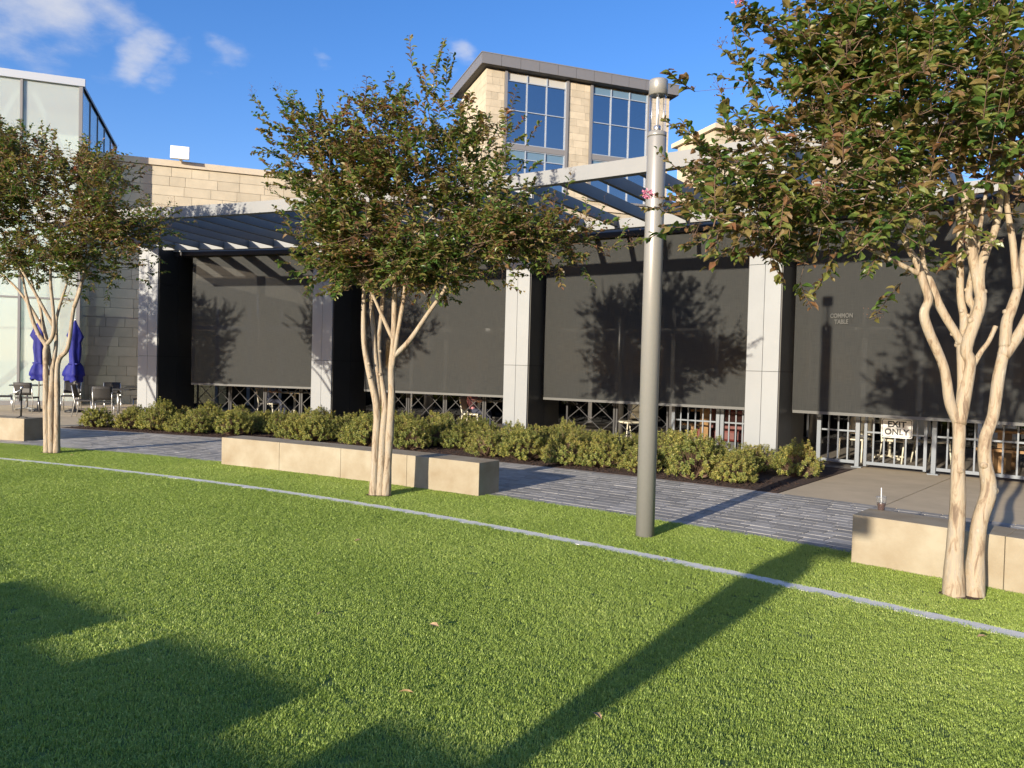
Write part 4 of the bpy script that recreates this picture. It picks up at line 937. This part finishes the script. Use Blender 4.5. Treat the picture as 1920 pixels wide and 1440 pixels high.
        d = ((q-near[0]).normalized()*.7 + (q-cen).normalized()*.5 + rv(rnd)*.7 + Vector((0,0,.30)))
        e, dd = shoot(q, d, rnd.uniform(.16, .42), rnd.randint(10, 18), leaf_l)
        outer = (u.length > .72)
        if outer and rnd.random() < .30:
            for k in range(22):
                c = e+Vector((rnd.gauss(0, .035), rnd.gauss(0, .035), abs(rnd.gauss(.03, .05)))); sd_.leaf(c, rv(rnd), rv(rnd), .012, .011)
            for k in range(5): 
                tw.tube([e, e+rv(rnd)*.07+Vector((0,0,.05))], [.0018, .001], 3, False)
    for (a, b) in T['shoots']:
        a = Vector(a)-base; b = Vector(b)-base
        dy = rnd.uniform(-.05, .25); a.y += dy; b.y += dy
        near = min(nodes_f, key=lambda s: (s[0]-a).length_squared)
        tw.tube(smooth_path([near[0], near[0].lerp(a, .6)+Vector((0,0,-.03)), a], 3), .006, 4, False)
        for k in range(2): shoot(a.lerp(b, .45*k), (b-a)+rv(rnd)*.04, (b-a).length*(1-.45*k), int((b-a).length/.024*(1-.3*k))+4, leaf_l*.95, .1)
    tw.build('twigs', M['twig'], o, True, fix=False)
    cr = lv.build('crown', M['leaf'], o); tag(cr, kind='stuff')
    s_ = sd_.build('seed_heads', M['seed'], o); tag(s_, kind='stuff')
    for f in T['flowers']:
        fl = Leaves(); f = Vector(f)-base
        for k in range(70):
            q = rv(rnd); fl.leaf(f+q*rnd.uniform(.008, .038), q, rv(rnd), .018, .016)
        fl.build('flower', M['pink'], o)
    # cut ring of soil in the turf at the foot
    b = MB(); n = 20
    for k in range(n): w = 2*math.pi*k/n; rr = .155*(1+.12*math.sin(3*w+seed)); b.v.append(Vector((rr*math.cos(w), rr*.75*math.sin(w), .016)))
    b.f.append(list(range(n))); b.mi.append(0); b.build('soil_ring', M['mulch'], o)
    return o
make_tree('A', 'left crape myrtle tree with pale bunched trunks in front of the glass hall', 11, 1900, .086, 1.0)
make_tree('B', 'middle crape myrtle tree in front of the long bench', 23, 2050, .090, 1.0)
make_tree('C', 'nearest crape myrtle tree at the right, its pale trunks in front of the gate', 37, 1450, .098, 1.0)

# a fourth tree stands just left of the frame; its shade dapples the leftmost pillar
t4 = copy_tree(bpy.data.objects['crape_myrtle.001']); t4.location = P(31.55, 9.6); t4.rotation_euler = (0, 0, 2.1)
t4['label'] = 'crape myrtle tree beyond the left edge, shading the leftmost pillar'
# ================================================================ shrubs in the mulch bed
def shrub_mesh(seed):
    rnd = random.Random(seed); lv = Leaves(); st = MB()
    for i in range(260):
        u = rv(rnd); u.z = abs(u.z); r = rnd.uniform(.5, 1.0)**.7
        q = Vector((u.x*.42*r, u.y*.40*r, .06+u.z*.48*r)); q *= 1+.12*noise.noise(q*6+Vector((seed, 0, 0)))
        d = (Vector((u.x, u.y, u.z*.6+.8))+rv(rnd)*.35).normalized(); L = rnd.uniform(.04, .13)
        st.tube([Vector((u.x*.05, u.y*.05, 0)), q*.6, q+d*L], [.005, .003, .0012], 3, False)
        for k in range(15):
            t = (k+.5)/15; c = q+d*(L*t)-d*.03; an = k*2.4+i
            a1 = d.orthogonal().normalized(); a2 = d.cross(a1); side = a1*math.cos(an)+a2*math.sin(an)
            lv.leaf(c, side+d*.5, d+rv(rnd)*.5, rnd.uniform(.028, .048)*(1.15-.4*t), rnd.uniform(.019, .028))
    a = bpy.data.meshes.new('foliage'); a.from_pydata([tuple(q) for q in lv.v], [], lv.f); a.materials.append(M['shrub'])
    return a, st.mesh('stems', M['twig'])
SM = [shrub_mesh(100+i) for i in range(5)]
lab_r = {0: 'low olive shrub in the front row of the mulch bed along the paving', 1: 'low olive shrub in the middle row of the mulch bed', 2: 'low olive shrub in the back row of the mulch bed beside the pillars'}
rs_ = random.Random(5); ns = 0
for row, r in ((0, 35.80), (1, 36.55), (2, 37.3), (2, 38.0)):
    a = 14.0+(.5 if row == 1 else 0)
    while a < 38.25:
        rr = r+rs_.uniform(-.16, .16); aa = a+rs_.uniform(-.25, .25); a += rs_.uniform(1.0, 1.45)
        if row == 0 and rs_.random() < .10: continue
        if rr > 37.8 and any(pa-1.2 < aa < pa+.35 for pa in PA): continue
        if aa > 38.2: continue
        o = empty('shrub', P(rr, aa, .01), rs_.uniform(0, 6.3), lab_r[row], 'shrub', 'shrubs in the mulch bed, %s row' % ('front', 'middle', 'back')[row])
        k = rs_.uniform(.72, 1.05)*(.88 if aa < 20 else 1.0); o.scale = (k*1.05, k*1.05, k*rs_.uniform(.92, 1.2))
        f, s_ = SM[ns % 5]; tag(link('foliage', f, o), kind='stuff'); link('stems', s_, o); ns += 1
# bark chips scattered on the bed
b = MB(); rc = random.Random(8)
for i in range(2600):
    p = P(rc.uniform(35.28, 36.4), rc.uniform(13.4, 38.5), rc.uniform(.012, .03)); an = rc.uniform(0, 6.3); t = rc.uniform(-.4, .4)
    b.box(p, (rc.uniform(.02, .06), rc.uniform(.008, .02), .006), (Vector((math.cos(an), math.sin(an), t)).normalized(), Vector((-math.sin(an), math.cos(an), 0)), Vector((0, 0, 1))))
tag(b.build('bark_chips', M['mulch'], None, False, False), 'loose brown bark chips over the shrub bed', 'mulch', kind='stuff')

# ================================================================ turf blades
def turf_blades():
    rnd = random.Random(77); tufts = []
    for v in range(3):
        b = MB()
        for i in range(64):
            an = rnd.uniform(0, 6.28); rr = .045*math.sqrt(rnd.random()); p = Vector((rr*math.cos(an), rr*math.sin(an), 0))
            an = rnd.uniform(0, 6.28); d = Vector((math.cos(an), math.sin(an), 0)); h = rnd.uniform(.011, .022)*(1+.25*noise.noise(p*14+Vector((v*9, 0, 0)))); w = rnd.uniform(.0012, .0020); sd = Vector((-d.y, d.x, 0))*w
            l1 = rnd.uniform(0, .5); l2 = l1+rnd.uniform(.1, 1.1)
            q1 = p+d*(h*.5*l1)+Vector((0,0,h*.55)); q2 = q1+d*(h*.55*l2)+Vector((0,0,h*.42*max(.05, 1.2-l2*.7)))
            k = len(b.v); b.v += [p-sd, p+sd, q1+sd, q1-sd, q2]; b.f += [[k, k+1, k+2, k+3], [k+3, k+2, k+4]]; b.mi += [0, 0]
        me = b.mesh('turf_tuft', M['grass']); o = bpy.data.objects.new('turf_tuft', me); tufts.append(o)
    # the part of the lawn one can see, as a sheet the tufts stand on; the edging strip stays bare
    g = MB(); 
    def seen(q): return q.y > 2.3 and abs(q.x) < .70*q.y+1.6
    def sheet(r0, r1, a0, a1, n, dens):
        k = len(g.v)
        for i in range(n+1):
            a = a0+(a1-a0)*i/n
            for r in (r0, r1): g.v.append(P(r, a, 0))
        for i in range(n):
          if any(seen(g.v[k+2*i+j]) for j in range(4)): g.f.append([k+2*i, k+2*i+1, k+2*i+3, k+2*i+2]); g.mi.append(0)
    for r0, r1, a0, a1 in ((LINE_R+.08, 32.33, 12, 48), (29.6, LINE_R-.086, 14, 50), (28.4, 29.6, 16, 50), (27.2, 28.4, 20, 50), (26, 27.2, 24, 50), (25, 26, 30, 51), (24, 25, 32, 51)): sheet(r0, r1, a0, a1, 44, 1)
    me = g.mesh('grass_sheet', M['turf_base']); o = link('grass', me); tag(o, 'short green artificial turf blades covering the lawn', 'grass', kind='stuff')
    ng = bpy.data.node_groups.new('turf', 'GeometryNodeTree'); ng.interface.new_socket('Geometry', in_out='INPUT', socket_type='NodeSocketGeometry'); ng.interface.new_socket('Geometry', in_out='OUTPUT', socket_type='NodeSocketGeometry')
    N = ng.nodes.new; L = ng.links.new; gi = N('NodeGroupInput'); go = N('NodeGroupOutput'); join = N('GeometryNodeJoinGeometry')
    for i, t in enumerate(tufts):
        dp = N('GeometryNodeDistributePointsOnFaces'); dp.distribute_method = 'POISSON'; dp.inputs['Distance Min'].default_value = .05; dp.inputs['Density Max'].default_value = 420; dp.inputs['Seed'].default_value = i+3; L(gi.outputs[0], dp.inputs['Mesh'])
        oi = N('GeometryNodeObjectInfo'); oi.inputs['Object'].default_value = t; oi.inputs['As Instance'].default_value = True
        ip = N('GeometryNodeInstanceOnPoints'); L(dp.outputs['Points'], ip.inputs['Points']); L(oi.outputs['Geometry'], ip.inputs['Instance'])
        rr = N('FunctionNodeRandomValue'); rr.data_type = 'FLOAT_VECTOR'; rr.inputs[0].default_value = (-.06, -.06, 0); rr.inputs[1].default_value = (.06, .06, 6.283); rr.inputs['Seed'].default_value = i
        rt_ = N('FunctionNodeEulerToRotation'); L(rr.outputs[0], rt_.inputs[0]); L(rt_.outputs[0], ip.inputs['Rotation'])
        rs = N('FunctionNodeRandomValue'); rs.data_type = 'FLOAT'; rs.inputs[2].default_value = .8; rs.inputs[3].default_value = 1.25; rs.inputs['Seed'].default_value = i+9; L(rs.outputs[1], ip.inputs['Scale'])
        L(ip.outputs[0], join.inputs[0])
    L(join.outputs[0], go.inputs[0])
    md = o.modifiers.new('turf', 'NODES'); md.node_group = ng
turf_blades()
# fallen leaves on the lawn
fl_ = Leaves(); fl_.leaf(Vector((0,0,.004)), Vector((1,0,.12)), Vector((0,.2,1)), .075, .035)
fm = bpy.data.meshes.new('fallen_leaf'); fm.from_pydata([tuple(q) for q in fl_.v], [], fl_.f); fm.materials.append(M['dry'])
for (x, y, z, rz, lab) in FALLEN:
    o = link('fallen_leaf', fm); o.location = (x, y, .034); o.rotation_euler = (z, 0, rz); tag(o, lab, 'leaf', 'fallen leaves on the turf')
